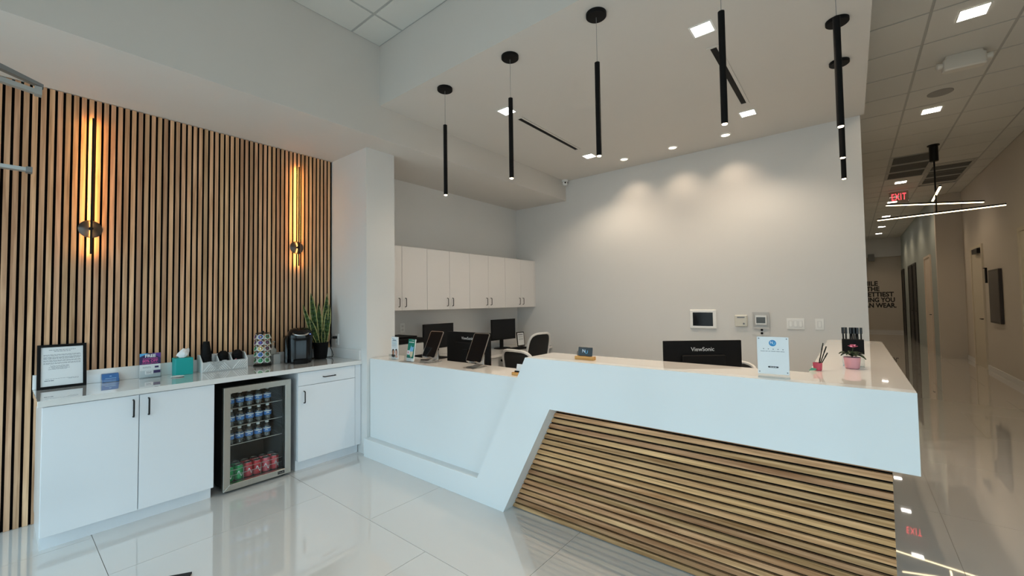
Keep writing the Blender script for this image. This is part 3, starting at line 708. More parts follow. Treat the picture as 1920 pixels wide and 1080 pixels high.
q = MB(); q.box(.001, .0013, -.055, .055, .175, .190); lines(q, [(z, .11, .004, 0) for z in (.16, .15, .14, .12, .11, .10)], x=.0011); q.build('printed_text', INK, p)
# printer
t = thing('printer', 'white printer with black top on the alcove desk', 'printer', (.36, 2.92, ZA))
MB().box(-.24, .22, -.19, .19, .0, .255).build('body', mat('pale grey plastic body', (.55, .55, .54), .45), t, bevel=.008)
MB().box(-.22, .2205, -.165, .165, .03, .12).build('paper_tray', BLACKM, t)
MB().box(-.245, .225, -.195, .195, .256, .31).build('scanner_lid', BLACKM, t, bevel=.006)
MB().box(-.20, .15, -.15, .15, .3105, .33).build('document_feeder', BLACKM, t, bevel=.004)
t = thing('wall_outlet', 'white wall outlet above the printer in the alcove', 'outlet', (.0, 3.235, 1.165))
MB().box(.0005, .007, -.036, .036, -.058, .058).build('cover_plate', WPLAS, t, bevel=.002)
for zz in (-.024, .022): MB().box(.007, .0085, -.015, .015, zz-.013, zz+.013).build('socket', MATS['socket white'], t)

# ------------------------------------------------------------------ office chairs
CHW = mat('white chair frame', (.78, .77, .75), .4); MESHB = mat('black mesh fabric', (.010, .010, .010), .8)
def chair(label, loc, rz, top=1.0):
    """backrest at local -Y side, sitter faces +Y"""
    t = thing('office_chair', label, 'chair', loc, rz)
    MB().loft([(0, .02, .43, .23, .22, 4), (0, .02, .445, .25, .24, 4), (0, .02, .49, .25, .24, 4), (0, .02, .505, .22, .21, 4)]).build('seat', MESHB, t, smooth=True)
    H = top; N = 28; pts = []
    for k in range(N):
        a = 2*PI*k/N; e = 2/4.0; c_, s_ = math.cos(a), math.sin(a)
        x = .225*math.copysign(abs(c_)**e, c_); z = (H+.56)/2+(H-.56)/2*math.copysign(abs(s_)**e, s_)
        x *= 1-.06*(z-.56)/(H-.56)
        y = -.24-.10*(z-.56)/(H-.56)+.9*x*x
        pts.append((x, y, z))
    fm = MB().tube(pts+[pts[0]], .015, 8).build('back_frame', CHW, t, smooth=True)
    g = MB(); nx, nz = 10, 8; V = []
    for j in range(nz+1):
        for i in range(nx+1):
            u, v = -1+2*i/nx, -1+2*j/nz
            x = .222*u*math.sqrt(max(0, 1-.30*v*v*u*u)); z = (H+.56)/2+(H-.56)/2*.985*v*math.sqrt(max(0, 1-.30*u*u*v*v))
            x *= 1-.06*(z-.56)/(H-.56); V.append((x, -.24-.10*(z-.56)/(H-.56)+.9*x*x, z))
    g.add(V, [(j*(nx+1)+i, j*(nx+1)+i+1, (j+1)*(nx+1)+i+1, (j+1)*(nx+1)+i) for j in range(nz) for i in range(nx)])
    o = g.build('backrest_mesh', MESHB, t, smooth=True); sd = o.modifiers.new('thick', 'SOLIDIFY'); sd.thickness = .006
    MB().tube([(0, -.24, .62), (0, -.31, .50), (0, -.20, .42), (0, 0, .41)], .022, 10).build('back_support', CHW, t, smooth=True)
    for s_ in (-1, 1):
        ar = MB().tube([(s_*.24, .02, .45), (s_*.29, .02, .47), (s_*.30, .0, .66)], .014, 8).build('armrest_post', CHW, t, smooth=True)
        MB().box(s_*.30-.04, s_*.30+.04, -.12, .14, .66, .69).build('armrest_pad', BLACKM, ar, bevel=.008)
    MB().lathe([(.035, .12), (.035, .30), (.022, .30), (.022, .425)], n=14).build('gas_lift', BLACK, t)
    for k in range(5):
        a = 2*PI*k/5+.3; lg = MB().tube([(0, 0, .12), (.30*math.cos(a), .30*math.sin(a), .075)], [.028, .018], 8).build('leg', CHW, t, smooth=True)
        MB().lathe([(.03, -.012), (.03, .012)], n=14).build('caster', BLACKM, lg, loc=(.30*math.cos(a), .30*math.sin(a), .031), rot=(PI/2, 0, a))
    return t
chair('white framed office chair with black mesh back, nearest the low counter', (1.80, 3.62, 0), math.radians(-6), .985)
chair('white framed office chair with black mesh back, turned by the back wall', (.82, 4.70, 0), math.radians(84), 1.045)
chair('white framed office chair behind the high counter monitor', (3.55, 3.72, 0), math.radians(172), .93)

# ------------------------------------------------------------------ things on the low counter
ZL = HL+.0005
t = thing('brochure_holder', 'clear holder with white brochures showing two faces', 'brochure holder', (.985, 2.43, ZL), math.radians(-3))
MB().box(-.058, .058, .006, .009, 0, .22).box(-.058, .058, -.032, -.030, 0, .05).build('acrylic_holder', ACRY, t)
p = MB().box(-.054, .054, -.006, .005, .004, .215).build('brochures', PAPER, t)
q = MB()
def hlines(q, spec, y):
    for z, wd, h, xo in spec:
        xx = xo-wd/2
        while xx < xo+wd/2-.004:
            l = min(random.uniform(.006, .02), xo+wd/2-xx); q.box(xx, xx+l, y-.0002, y, z-h/2, z+h/2); xx += l+.0025
hlines(q, [(.20, .04, .004, -.02), (.186, .06, .006, 0), (.174, .08, .003, 0), (.16, .08, .003, 0), (.15, .075, .003, 0)], -.0061); q.build('printed_text', mat('teal print', '3a8aa0', .6), p)
q = MB(); hlines(q, [(.182, .06, .006, 0), (.14, .08, .003, 0), (.13, .08, .003, 0), (.118, .07, .003, 0)], -.0062); q.build('dark_text', INK, p)
HAIR = mat('dark brown print', '2c1f1a', .6); SKIN = mat('warm skin print', 'b98468', .6); SKIN2 = mat('pale skin print', 'd9ac98', .6)
def disc(q, cx, cz, rx, rz_, y, n=18): q.add([(cx+rx*math.cos(2*PI*k/n), y, cz+rz_*math.sin(2*PI*k/n)) for k in range(n)], [tuple(range(n))])
q = MB(); disc(q, -.022, .070, .022, .030, -.0063); disc(q, .030, .072, .020, .032, -.0063); disc(q, -.022, .036, .030, .018, -.0063); q.build('portrait_hair', HAIR, p)
q = MB(); disc(q, -.020, .064, .015, .023, -.0066); q.build('portrait_face', SKIN, p)
q = MB(); disc(q, .026, .066, .015, .024, -.0066); disc(q, .03, .032, .024, .014, -.0065); q.build('portrait_face', SKIN2, p)

t = thing('brochure_holder', 'clear holder with green brochures and a tooth picture', 'brochure holder', (1.250, 2.405, ZL+.002), math.radians(-4)); t.rotation_euler = (math.radians(-8), 0, math.radians(-4))
GRN = mat('dark teal green print', '0f7a66', .45); SKYP = mat('light blue print', '7fb6df', .5); CREAM = mat('cream print', 'd9c7a8', .5)
MB().box(-.058, .058, .006, .009, 0, .20).box(-.058, .058, -.030, -.028, 0, .05).build('acrylic_holder', ACRY, t)
p = MB().box(-.054, .054, -.006, .005, .004, .205).build('brochures', PAPER, t)
MB().box(-.054, .054, -.0063, -.006, .032, .205).build('green_cover', GRN, p)
q = MB(); hlines(q, [(.176, .08, .007, 0), (.196, .04, .003, .02)], -.0065); q.build('printed_title', PAPER, p)
q = MB(); q.add([(-.02, -.0066, .10), (.0, -.0066, .15), (.012, -.0066, .132), (.045, -.0066, .137), (.035, -.0066, .095), (.01, -.0066, .085)], [(0,1,2,3,4,5)]); q.build('blue_picture', SKYP, p)
q = MB(); q.add([(-.01, -.0068, .09), (.04, -.0068, .095), (.035, -.0068, .05), (.01, -.0068, .034), (-.008, -.0068, .06)], [(0,1,2,3,4)]); q.build('tooth_picture', CREAM, p)
q = MB().box(-.054, -.012, -.0066, -.0063, .062, .10).build('white_patch', PAPER, p)
MB().box(-.045, -.028, -.0069, -.0066, .07, .092).build('pink_patch', SUG, q)

def tablet(label, x, y, rz=0):
    t = thing('tablet_stand', label, 'tablet', (x, y, ZL), rz)
    a = math.radians(-26.5)
    tb = bpy.data.objects.new('tablet', None)
    Tm = Matrix.Translation((0, .045-.03, .050)) @ Matrix.Rotation(a, 4, 'X')
    def tbx(x0, x1, y0, y1, z0, z1, nm, m, parent, bev=0):
        return MB().box(x0, x1, y0, y1, z0, z1, T=Tm).build(nm, m, parent, bevel=bev)
    # rounded tablet outline
    def rr(w2, h, r, y0, y1, nm, m, parent):
        pts = []
        for cx, cz, a0 in ((w2-r, r, -PI/2), (w2-r, h-r, 0), (-w2+r, h-r, PI/2), (-w2+r, r, PI)):
            for k in range(6): b_ = a0+PI/2*k/5; pts.append((cx+r*math.cos(b_), cz+r*math.sin(b_)))
        q = MB().prism(pts, y0, y1, 1); q.v = [tuple(Tm @ Vector(v)) for v in q.v]
        return q.build(nm, m, parent)
    body = rr(.089, .252, .015, 0, .007, 'tablet_body', CHROME, t)
    rr(.084, .247-.0, .011, -.0006, 0, 'tablet_glass', SCREEN, body)
    tbx(-.06, -.03, -.018, .012, -.008, -.001, 'support_hook', CHROME, t); tbx(.03, .06, -.018, .012, -.008, -.001, 'support_hook', CHROME, t)
    tbx(-.065, .065, .008, .012, -.006, .16, 'back_plate', CHROME, t)
    MB().prism([(.02, .005), (.11, .005), (.115, .10), (.095, .11), (.095, .02)], -.04, .04, 0).build('arm', CHROME, t, bevel=.002)
    MB().box(-.06, .06, -.05, .13, 0, .005).build('base_plate', CHROME, t, bevel=.0015)
    return t
tablet('tablet on metal stand on low counter, left of the pair', 1.425, 2.455)
tablet('tablet on metal stand on low counter, right of the pair', 1.985, 2.465)
t = thing('card_holder', 'bamboo block with white business cards on the low counter', 'card holder', (2.520, 2.42, ZL))
MB().box(-.060, .060, -.024, .024, 0, .020).build('block', BAMBOO, t, bevel=.002)
MB().box(-.045, .045, -.006, .012, .0201, .030).build('slot_clip', BLACKM, t)
MB().box(-.040, .050, -.001, .006, .0302, .080).build('cards', PAPER, t).rotation_euler = (-.25, 0, 0)
t = thing('pen', 'dark pen lying behind the green brochure holder', 'pen', (1.26, 2.52, ZL)); MB().tube([(0, 0, .006), (.10, .06, .006)], .005, 8).build('barrel', BLACKM, t, smooth=True); MB().tube([(.10, .06, .006), (.115, .069, .006)], [.005, .001], 8).build('tip', CHROME, t)

# ------------------------------------------------------------------ things on the high counter
ZU = HU
t = thing('logo_stand', 'small black NU logo card in a bamboo block', 'card stand', (3.072, 2.402, ZU), 0)
MB().box(-.066, .066, -.022, .022, 0, .021).build('block', BAMBOO, t, bevel=.002)
c = MB().box(-.052, .052, -.004, .002, .0, .058).build('card', BLACKG, t, bevel=.004, loc=(0, 0, .0215), rot=(-.18, 0, 0))
NUB = mat('blue logo print', '57a9d6', .4)
text('logo_letter', 'N', .030, mat('pale logo print', 'c9d4e4', .4), c, (-.010, -.0045, .032), RY, bold=.01); text('logo_letter', 'U', .030, NUB, c, (.010, -.0045, .026), RY, bold=.01)
MB().tube([(-.052, .0, .03), (-.062, .004, .025), (-.060, .006, .0)], .0015, 6).build('cord_loop', BLACKM, c)

t = thing('acrylic_sign', 'upright clear acrylic sign with blue round logo', 'sign', (4.123, 2.318, ZU), math.radians(3))
MB().box(-.064, .064, .001, .004, 0, .195).box(-.064, .064, -.002, .04, 0, .004).build('acrylic_stand', ACRY, t)
p = MB().box(-.0635, .0635, -.0012, .0008, .020, .195).build('sign_card', PAPER, t)
q = MB(); disc(q, 0, .166, .0150, .0150, -.0014, 28); q.build('logo_disc', mat('logo blue', '2f86c0', .4), p)
text('logo_letter', 'N', .016, PAPER, p, (-.004, -.0017, .168), RY, bold=.01); text('logo_letter', 'U', .016, mat('logo sky', '7fd0ee', .4), p, (.005, -.0017, .164), RY, bold=.01)
q = MB()
for k in range(5): disc(q, -.037+.0195*k, .1385-.0004*k, .0028, .0028, -.0014, 5)
for sx_ in (-.056, .056):
    for sz in (.030, .187): disc(q, sx_, sz, .003, .003, -.0014, 10)
hlines(q, [(.127, .10, .0022, 0)], -.0014); q.build('stars_and_pins', INK, p)
q = MB().prism([(-.019, .050), (.019, .050), (.022, .0535), (.019, .057), (-.019, .057), (-.022, .0535)], -.0014, -.0012, 1).build('dark_strip', INKB, p)
hlines(qq := MB(), [(.0535, .026, .0018, 0)], -.00155); qq.build('strip_text', PAPER, q)

# flower pot with makeup-brush style pen organiser behind it
t = thing('flower_pot', 'small pink pot with pink flower and dark leaves', 'plant', (4.412, 2.872, ZU))
PKP = mat('pink ceramic', 'e0a3ad', .4)
MB().lathe([(.026, 0), (.031, .004), (.036, .055), (.037, .060), (.033, .060), (.031, .05)], n=22).build('pot', PKP, t, smooth=True)
MB().lathe([(.003, .049), (.031, .0495)], n=14).build('soil', MATS['dark soil'], t)
MB().tube([(0, 0, .05), (.003, -.004, .085), (.006, -.008, .115)], .0022, 6).build('stem', mat('stem green', '3a4a28', .6), t)
DG = mat('dark leaf', '2a3a22', .5)
for k, (a, l, up_) in enumerate([(-.4, .062, -.012), (.25, .05, .012), (2.6, .055, -.004), (3.5, .058, .012), (-1.2, .05, .004), (-2.0, .05, .01), (1.4, .05, .015)]):
    V = []; m = MB(); N = 6; dirv = Vector((math.cos(a), math.sin(a), 0)); sd_ = Vector((-math.sin(a), math.cos(a), 0))
    for i in range(N+1):
        u = i/N; c_ = Vector((0, 0, .064))+dirv*l*u+Vector((0, 0, .014*math.sin(PI*u)+up_*u)); w_ = .021*math.sin(PI*min(1, u*.9+.08))
        V += [c_-sd_*w_+Vector((0, 0, .004)), c_, c_+sd_*w_+Vector((0, 0, .004))]
    for i in range(N): m.add([V[i*3], V[i*3+1], V[i*3+4], V[i*3+3]], [(0,1,2,3)]).add([V[i*3+1], V[i*3+2], V[i*3+5], V[i*3+4]], [(0,1,2,3)])
    o = m.build('leaf', DG, t, smooth=True); s_ = o.modifiers.new('thick', 'SOLIDIFY'); s_.thickness = .001
PKF = [mat('magenta petal', '8f2452', .6), mat('pale pink petal', 'd77ba0', .6)]
fl_ = MB().lathe([(.004, -.004), (.008, 0), (.004, .006)], .006, -.010, 10).build('flower_centre', PKF[0], t, loc=(0, 0, .122))
for k in range(14):
    a = 2*PI*k/14+.2*(k % 2); r_ = .007+.008*(k % 2); zz = .124-.006*(k % 2)
    m = MB(); c_ = Vector((.006+r_*math.cos(a), -.010+r_*math.sin(a)*.8, zz)); n_ = 8
    m.add([c_+Vector((.0075*math.cos(2*PI*j/n_)*1.0, .007*math.sin(2*PI*j/n_), .003*math.cos(2*PI*j/n_+a))) for j in range(n_)]+[c_+Vector((0, 0, .004))], [(j, (j+1) % n_, n_) for j in range(n_)])
    m.build('petal', PKF[1 if k % 3 == 0 else 0], t, smooth=True)
t = thing('pen_organizer', 'black upright pen organizer on clear stand behind flower pot', 'organizer', (4.418, 2.945, ZU))
MB().box(-.047, .047, -.003, .035, .070, .148).build('holder_block', BLACKM, t, bevel=.002)
MB().box(-.047, -.044, -.002, .034, 0, .070).box(.044, .047, -.002, .034, 0, .070).box(-.044, .044, -.002, .034, 0, .004).box(-.044, .044, .031, .034, .004, .070).build('clear_base', ACRY, t)
for k, x in enumerate((-.040, -.028, -.010, -.002, .006, .014, .022, .036)):
    o = thing('marker_pen', 'black capped pen standing in organizer behind flower, ' + ('leftmost', 'second from left', 'third from left', 'fourth from left', 'fourth from right', 'third from right', 'second from right', 'rightmost')[k], 'pen', (4.418+x, 2.958+(k % 2)*.006, ZU+.1482), 0, 'pens in the organizer')
    MB().tube([(0, 0, 0), (.001*(k % 3-1), 0, .035)], .0035, 8).build('barrel', BLACKM, o, smooth=True)
    MB().tube([(.001*(k % 3-1), 0, .030), (.0015*(k % 3-1), 0, .064)], .0062, 8).build('cap', BLACKG, o, smooth=True)
t = thing('pen_cup', 'small pink and clear cup near the inner desk corner', 'pen cup', (4.272, 2.70, ZU))
MB().lathe([(.015, 0), (.018, .003), (.021, .040), (.019, .040), (.017, .006)], n=16).build('cup', mat('rose cup', 'd0546a', .4), t, smooth=True)
for k, (dx, dy, l) in enumerate(((.035, .03, .115), (.022, .05, .13), (.012, -.01, .06), (.04, .01, .085))):
    o = thing('makeup_brush', ('slim dark pen leaning right in rose cup, second tallest', 'slim dark pen leaning right in rose cup, tallest', 'short dark pen in rose cup', 'slim dark pen leaning furthest right in rose cup')[k], 'pen', (4.272+dx*.08, 2.70+dy*.08, ZU+.008), 0, 'pens in the rose cup')
    MB().tube([(0, 0, 0), (dx*.5, dy*.5, l*.5), (dx*.72, dy*.72, l*.72)], .0024, 7).build('barrel', BLACKM, o, smooth=True)
    MB().tube([(dx*.72, dy*.72, l*.72), (dx, dy, l)], [.0032, .0028], 7).build('cap', BLACKG, o, smooth=True)
o = MB().prism([(0, 0), (.03, .004), (.034, .012), (.012, .016)], 0, .003, 1).build('paper_leaf', mat('mint paper', '5aa88c', .6), None, loc=(4.236, 2.665, ZU+.0005)); tag(o, 'tiny mint green scrap beside the rose cup', 'paper')

# ------------------------------------------------------------------ back wall devices
t = thing('wall_tablet', 'white wall mounted control tablet with dark screen', 'control panel', (2.968, YB, 1.227))
MB().box(-.157, .157, -.020, -.0005, -.118, .118).build('frame', WPLAS, t, bevel=.008)
MB().box(-.118, .118, -.022, -.0202, -.084, .084).build('screen', SCREEN, t, bevel=.0008)
t = thing('thermostat', 'small white thermostat right of the wall tablet', 'thermostat', (3.395, YB, 1.216))
MB().box(-.067, .067, -.028, -.0005, -.070, .066).build('case', mat('ivory plastic', (.70, .68, .60), .4), t, bevel=.008)
MB().box(-.04, .04, -.030, -.0285, .032, .046).build('display', INK, t); MB().lathe([(.010, 0), (.010, .004)], n=14).build('dial', INK, t, loc=(.03, -.0285, -.035), rot=(PI/2, 0, 0))
t = thing('alarm_panel', 'clear cover alarm keypad with grey display on back wall', 'alarm panel', (3.60, YB, 1.223))
MB().box(-.082, .082, -.012, -.0005, -.092, .090).build('back_plate', mat('pale grey cover', (.55, .55, .54), .3), t, bevel=.005)
MB().box(-.058, .058, -.032, -.0125, -.052, .058).build('case', WPLAS, t, bevel=.004)
MB().box(-.045, .045, -.034, -.0325, -.032, .036).build('display', mat('lcd grey', (.09, .10, .10), .3), t)
MB().box(-.086, .086, -.040, -.0345, -.096, -.080).box(-.086, .086, -.040, -.0345, .078, .094).box(-.086, -.076, -.040, -.0345, -.080, .078).box(.076, .086, -.040, -.0345, -.080, .078).build('cover_rim', mat('pale grey cover', (.55, .55, .54), .3), t)
for k, z in enumerate((-.112, -.150)):
    MB().lathe([(.013, 0), (.013, .006)], n=16).build('black_knob', BLACKM, t, loc=(.004, -.001, z), rot=(PI/2, 0, 0))
def switch(label, x, n, wd):
    t = thing('light_switch', label, 'light switch', (x, YB, 1.188))
    MB().box(-wd/2, wd/2, -.008, -.0005, -.060, .060).build('cover_plate', WPLAS, t, bevel=.002)
    for k in range(n):
        xx = (k-(n-1)/2)*.046
        MB().box(xx-.017, xx+.017, -.0092, -.0082, -.034, .034).build('rocker_frame', mat('switch shade', (.55, .55, .55), .4), t)
        MB().prism([(-.0094, -.032), (-.014, -.031), (-.010, .031), (-.0094, .032)], xx-.014, xx+.014, 0).build('rocker', WPLAS, t)
    return t
switch('white triple rocker light switch on the back wall', 3.93, 3, .165)
switch('white single rocker light switch near the wall end', 4.145, 1, .078)
t = thing('security_camera', 'small white dome camera in the ceiling corner', 'camera', (1.03, YB-.07, HC))
MB().lathe([(.05, -.002), (.05, -.025), (.045, -.03)], n=20).build('mount', WPLAS, t, smooth=True)
MB().loft([(0, 0, -.085, .012, .012, 2), (0, 0, -.075, .034, .034, 2), (0, 0, -.05, .042, .042, 2), (0, 0, -.031, .03, .03, 2)], 20).build('ball', WPLAS, t, smooth=True)
MB().lathe([(.012, 0), (.012, .02)], n=14).build('lens', BLACKG, t, loc=(.022, -.028, -.052), rot=(PI/2, 0, .6))

# ------------------------------------------------------------------ pendants
WHOT = mat('lamp glow warm', (1, .9, .7), .4, emit=(1.0, .78, .48), estr=26)
WLED = mat('lamp glow neutral', (1, .95, .9), .4, emit=(1.0, .93, .84), estr=16)
def pendant(label, x, y):
    t = thing('pendant_lamp', label, 'pendant lamp', (x, y, HC), 0, 'black tube pendants over the desk')
    MB().lathe([(.066, -.0005), (.066, -.020), (.062, -.024), (.006, -.026)], n=32).build('canopy', BLACKM, t, smooth=True)
    MB().lathe([(.0016, -.33), (.0016, -.025)], n=6).build('cable', mat('grey cable', (.25, .25, .25), .4), t)
    MB().lathe([(.006, -.322), (.017, -.328), (.017, -.943), (.0155, -.943), (.0155, -.93)], n=20, cap=False).build('tube', BLACKM, t, smooth=True)
    MB().lathe([(.0154, -.938), (.012, -.946), (.003, -.948)], n=16).build('lens', WHOT, t, smooth=True)
    lamp('pendant_light', 'SPOT', t, (0, 0, -.955), K_PEND, WARM, .015, math.radians(110), .8)
for i, x in enumerate((1.715, 2.452, 3.182, 3.923)):
    pendant(('black tube pendant lamp at the left end of the front row', 'black tube pendant lamp, second in the front row', 'black tube pendant lamp, third in the front row', 'black tube pendant lamp at the right end of the front row')[i], x, 2.44)
for i, y in enumerate((2.90, 3.56, 4.20)):
    pendant(('black tube pendant lamp, nearest of the right hand row', 'black tube pendant lamp, middle of the right hand row', 'black tube pendant lamp, farthest of the right hand row')[i], 4.405, y)
# square downlights + slots
def downlight(label, x, y, z, s, power, group, col=NEUT, m=WLED, spot=math.radians(130)):
    t = thing('downlight', label, 'ceiling light', (x, y, z), 0, group)
    MB().box(-s-.012, s+.012, -s-.012, -s, -.004, 0).box(-s-.012, s+.012, s, s+.012, -.004, 0).box(-s-.012, -s, -s, s, -.004, 0).box(s, s+.012, -s, s, -.004, 0).build('trim_ring', WPLAS, t)
    MB().box(-s, s, -s, s, -.003, -.0005).build('diffuser', m, t)
    lamp('downlight_light', 'SPOT', t, (0, 0, -.02), power, col, s*.8, spot, .6)
    return t
for (x, y, lb) in ((1.845, 3.13, 'nearer square ceiling light by the left slot'), (1.84, 4.81, 'farther square ceiling light by the left slot'), (3.675, 3.06, 'nearer square ceiling light by the right slot'), (3.665, 4.76, 'farther square ceiling light by the right slot')):
    downlight('bright ' + lb, x, y, HC, .062, K_DOWN, 'square lights in the reception ceiling')
for lb, x in (('black linear slot diffuser left in the reception ceiling', 1.84), ('black linear slot diffuser right in the reception ceiling', 3.678)):
    t = thing('slot_diffuser', lb, 'air diffuser', (x, 0, HC))
    MB().box(-.022, .022, 3.34, 4.49, -.003, -.0005).build('slot', BLACKM, t)
    MB().box(-.045, -.022, 3.32, 4.51, -.006, -.0005).box(.022, .045, 3.32, 4.51, -.006, -.0005).box(-.022, .022, 3.32, 3.34, -.006, -.0005).box(-.022, .022, 4.49, 4.51, -.006, -.0005).build('flange', W_CEIL, t)
WASHM = mat('wash lamp lens', (1, .9, .8), .4, emit=(1, .86, .68), estr=5)
for i, x in enumerate((2.136, 2.768, 3.362)):
    t = thing('wall_washer', ('round recessed wall washer light, left of three', 'round recessed wall washer light, middle of three', 'round recessed wall washer light, right of three')[i], 'ceiling light', (x, 5.215, HC), 0, 'wall washers above the back wall')
    MB().lathe([(.058, -.0005), (.058, -.006), (.046, -.010), (.044, -.004)], n=28, cap=False).build('trim_ring', WPLAS, t, smooth=True)
    MB().lathe([(.002, -.002), (.045, -.003)], n=24).build('lens', WASHM, t)
    lamp('washer_light', 'SPOT', t, (0, 0, -.02), K_WASH, (1.0, .76, .54), .05, math.radians(95), 1.0, rot=(math.radians(20), 0, 0))

# ------------------------------------------------------------------ corridor ceiling
wn = ('nearest', 'second', 'third', 'fourth', 'fifth', 'sixth', 'seventh')
for i, y in enumerate((5.28, 7.72, 12.15, 14.55, 17.0, 19.4, 21.4)):
    downlight(f'square corridor ceiling light, {wn[i]} in the row', 5.318, y, HA-.002, .088, K_CORR, 'square lights along the corridor ceiling', (1.0, .76, .50))
downlight('square ceiling light over the entrance before the coffee counter', 3.2, .55, HA-.002, .088, K_FRONT, 'square lights over the entrance')
downlight('square ceiling light over the entrance before the desk', 4.2, -.4, HA-.002, .088, K_FRONT, 'square lights over the entrance')
def vent(label, b):
    x0, x1, y0, y1 = b; t = thing('return_air_vent', label, 'air vent', ((x0+x1)/2, (y0+y1)/2, HA)); hx, hy = (x1-x0)/2, (y1-y0)/2
    MB().box(-hx+.02, hx-.02, -hy+.02, hy-.02, .012, .018).build('dark_plenum', mat('plenum dark', (.05, .045, .04), .8), t)
    for k in range(3):
        ya = -hy+k*2*hy/3; yb = ya+2*hy/3
        f = MB().box(-hx+.012, hx-.012, ya+.012, ya+.045, -.004, .011).box(-hx+.012, hx-.012, yb-.045, yb-.012, -.004, .011).box(-hx+.012, -hx+.045, ya+.045, yb-.045, -.004, .011).box(hx-.045, hx-.012, ya+.045, yb-.045, -.004, .011).build('grille_frame', TBAR, t)
        for j in range(9):
            yy = ya+.07+j*(2*hy/3-.14)/8
            MB().box(-hx+.045, hx-.045, yy-.004, yy+.004, -.002, .011).build('louver', mat('louver grey', (.20, .19, .17), .6), f)
vent('grey louvered ceiling vent left of the chandelier', VENT1)
vent('grey louvered ceiling vent by the right wall', VENT2)
t = thing('ceiling_speaker', 'round grey speaker grille in the corridor ceiling', 'speaker', (5.33, 7.12, HA))
MB().lathe([(.115, -.0005), (.115, -.005), (.108, -.007), (.004, -.008)], n=36).build('grille', mat('speaker grey', (.30, .29, .27), .7, noise=.3, nscale=400), t)
t = thing('emergency_light', 'white emergency light box with two end heads on ceiling', 'emergency light', (5.38, 6.13, HA-.002), math.radians(6))
MB().loft([(0, 0, -.150, .145, .045, 6), (0, 0, -.138, .155, .055, 6), (0, 0, -.035, .155, .055, 6), (0, 0, -.020, .135, .05, 6), (0, 0, -.0005, .135, .05, 6)], 32).build('housing', mat('cream plastic', (.70, .68, .62), .4), t, smooth=True)
for s_ in (-1, 1): MB().lathe([(.028, 0), (.034, .045), (.022, .055)], n=16).build('lamp_head', MATS['cream plastic'], t, smooth=True, loc=(s_*.150, 0, -.075), rot=(0, s_*PI/2, 0))
# EXIT sign
t = thing('exit_sign', 'red lit EXIT sign hanging from the corridor ceiling', 'exit sign', (5.335, 13.0, HA-.002), math.radians(0))
MB().box(-.17, .17, -.03, .03, -.030, 0).build('mount', WPLAS, t)
MB().box(-.165, .165, -.006, .006, -.300, -.0305).build('clear_panel', glassy('sign panel', (.86, .80, .78), .04), t)
text('exit_letters', 'EXIT', .215, mat('red glow', (.8, .05, .05), .5, emit=(1, .06, .08), estr=2.2), t, (0, -.0075, -.165), RY, bold=.012, sx=.50, space=1.2)
# linear chandelier
t = thing('linear_chandelier', 'black stemmed chandelier with three thin glowing bars', 'chandelier', (5.53, 9.53, HA-.002))
MB().lathe([(.075, 0), (.075, -.012), (.055, -.014), (.055, -.262), (.05, -.265)], n=24).build('canopy', BLACK, t, smooth=True)
MB().lathe([(.011, -1.10), (.011, -.26)], n=10).build('stem', BLACK, t)
BARG = mat('bar glow', (1, .9, .75), .4, emit=(1, .80, .48), estr=5.5)
def cbar(a, b):
    a, b = Vector(a), Vector(b); dv = (b-a); l = dv.length; ob = MB().box(-l/2, l/2, -.016, .016, .0, .022).build('bar', BLACK, t, loc=tuple((a+b)/2))
    ob.rotation_euler = dv.to_track_quat('X', 'Z').to_euler()
    MB().box(-l/2+.004, l/2-.004, -.012, .012, -.012, -.0002).build('light_tube', BARG, ob)
cbar((-.612, -.16, -.915), (.545, .16, -.985)); cbar((-.72, .10, -1.115), (.72, -.12, -1.105)); cbar((-.02, -.62, -.80), (.03, .62, -.80))

# ------------------------------------------------------------------ corridor doors and wall things
DOORC = mat('cream door', (.66, .60, .48), .5); DOORD = mat('black door', (.012, .012, .012), .5)
def wall_door(i, lb, X, y0, y1, m, h=2.50, casing=None, closer=False):
    t = struct(bpy.data.objects.new(f'door_{i}', None), lb, 'door'); COL.objects.link(t)
    MB().box(X-.012, X-.0005, y0, y1, 0, h).build('door_leaf', m, t)
    cm = casing or m
    MB().box(X-.03, X-.0005, y0-.06, y0, 0, h+.06).box(X-.03, X-.0005, y1, y1+.06, 0, h+.06).box(X-.03, X-.0005, y0, y1, h, h+.06).build('casing', cm, t)
    MB().tube([(X-.013, y0+.08, 1.0), (X-.05, y0+.08, 1.0), (X-.05, y0+.18, 1.0)], .01, 8).build('handle', BLACK, t, smooth=True)
    if closer: MB().box(X-.075, X-.013, y0+.03, y0+.5, h-.12, h-.02).build('door_closer', BLACK, t)
wall_door(1, 'black corridor door nearest the end wall', XR2, 22.2, 23.1, DOORD, 2.5)
wall_door(2, 'black corridor door, second from the end wall', XR2, 19.55, 20.55, DOORD, 2.5)
wall_door(3, 'black corridor door, third from the end wall', XR2, 18.45, 19.3, DOORD, 2.5)
wall_door(4, 'cream corridor door just past the wall return', XR2, 15.25, 16.3, mat('pale door', (.70, .60, .50), .5), 2.5)
wall_door(5, 'cream door with black closer in the right wall', XR, 12.50, 13.40, DOORC, 2.46, closer=True)
wall_door(6, 'cream door with black closer at the right picture edge', XR, 9.0, 10.02, DOORC, 2.46, closer=True)
t = thing('wall_art', 'dark brown framed panel hanging on the right wall', 'picture', (XR, 11.54, .962))
MB().box(-.045, -.001, -.36, .36, 0, .99).build('frame', mat('dark brown panel', (.035, .025, .02), .4), t, bevel=.004)
MB().box(-.047, -.0455, -.33, .33, .03, .96).build('face', mat('brown black face', (.05, .04, .035), .35, noise=.3, nscale=6), t)
t = thing('wall_bracket', 'slim dark vertical bracket beside the brown panel', 'bracket', (XR, 12.23, 1.72))
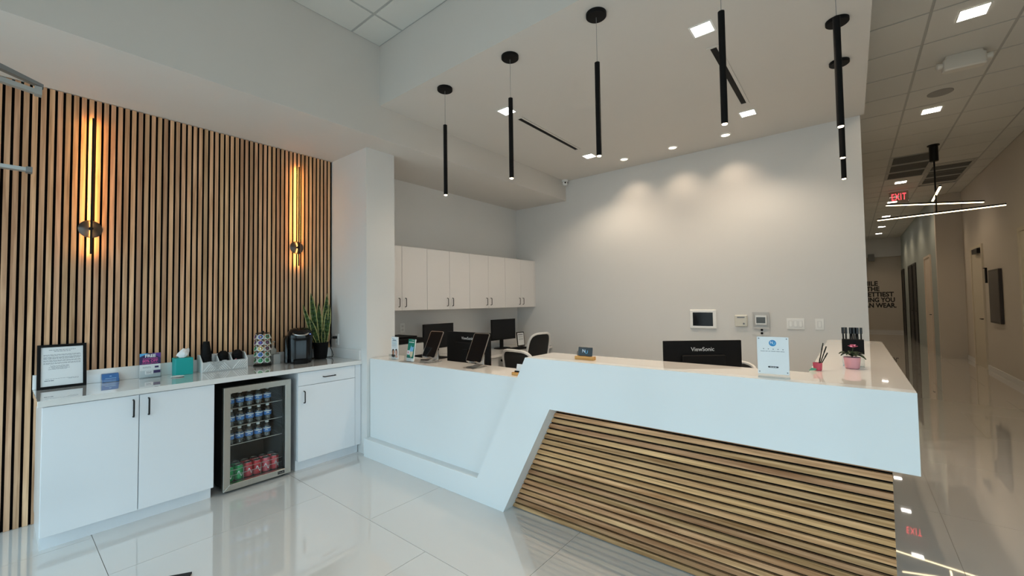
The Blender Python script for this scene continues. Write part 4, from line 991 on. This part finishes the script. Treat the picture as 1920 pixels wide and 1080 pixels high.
MB().box(-.03, -.001, -.02, .02, 0, .30).build('bar', BLACK, t); MB().box(-.045, -.0305, -.05, .05, .285, .30).build('hook', BLACK, t)
t = thing('wall_speaker', 'small grey box hung under the corridor end header', 'speaker', (5.12, YE-.20, 3.15))
MB().box(-.10, .10, -.10, .03, -.16, .12).build('case', mat('grey box', (.22, .22, .21), .6), t, bevel=.01); MB().box(-.10, .10, .031, .039, -.02, .10).build('bracket', BLACK, t)

# ------------------------------------------------------------------ entrance: door hardware at upper left, floor mat
t = thing('entrance_door', 'grey metal closer arms of an open entrance door at upper left', 'door', (2.40, 0, 0))
GM = mat('grey door metal', (.20, .20, .195), .4, metal=.8); GL = mat('light door metal', (.42, .43, .42), .35, metal=.8)
MB().box(-.03, .03, -1.0, -.94, .01, 2.20).box(-.03, .03, -.10, -.045, .01, 2.20).box(-.03, .03, -.94, -.10, 2.12, 2.20).box(-.03, .03, -.94, -.10, .01, .12).build('door_frame', GM, t)
MB().box(-.004, .004, -.94, -.10, .12, 2.12).build('glass_pane', glassy('door glass', (.90, .93, .92), .05), t)
MB().prism([(-.10, 2.262), (.083, 2.196), (.083, 2.186), (-.10, 2.240)], -.012, .012, 0).build('closer_arm', GM, t)
MB().prism([(-.10, 2.204), (.066, 2.177), (.066, 2.163), (-.10, 2.186)], -.010, .010, 0).build('closer_forearm', GL, t)
MB().box(-.014, .014, .064, .080, 2.160, 2.186).build('elbow_joint', GL, t)
MB().box(-.02, .02, -.10, -.06, 2.17, 2.27).build('closer_shoe', GM, t)
MB().box(-.012, .012, -.045, .050, 1.907, 1.918).build('push_bar', GL, t); MB().box(-.014, .014, .050, .064, 1.904, 1.921).build('bar_end', GM, t)
o = MB().prism([(-.5, -.35), (.5, -.35), (.5, .35), (-.5, .35)], .0006, .009, 2).build('floor_mat', mat('black rubber mat', (.012, .012, .013), .9, bump=.4, bscale=500), None)
o.rotation_euler = (0, 0, math.radians(-32)); 
c_, s_ = math.cos(math.radians(-32)), math.sin(math.radians(-32))
cx, cy = -.5*c_-.35*s_, -.5*s_+.35*c_
o.location = (1.545-cx, .705-cy, 0); tag(o, 'black floor mat, one corner showing at the bottom edge', 'mat')
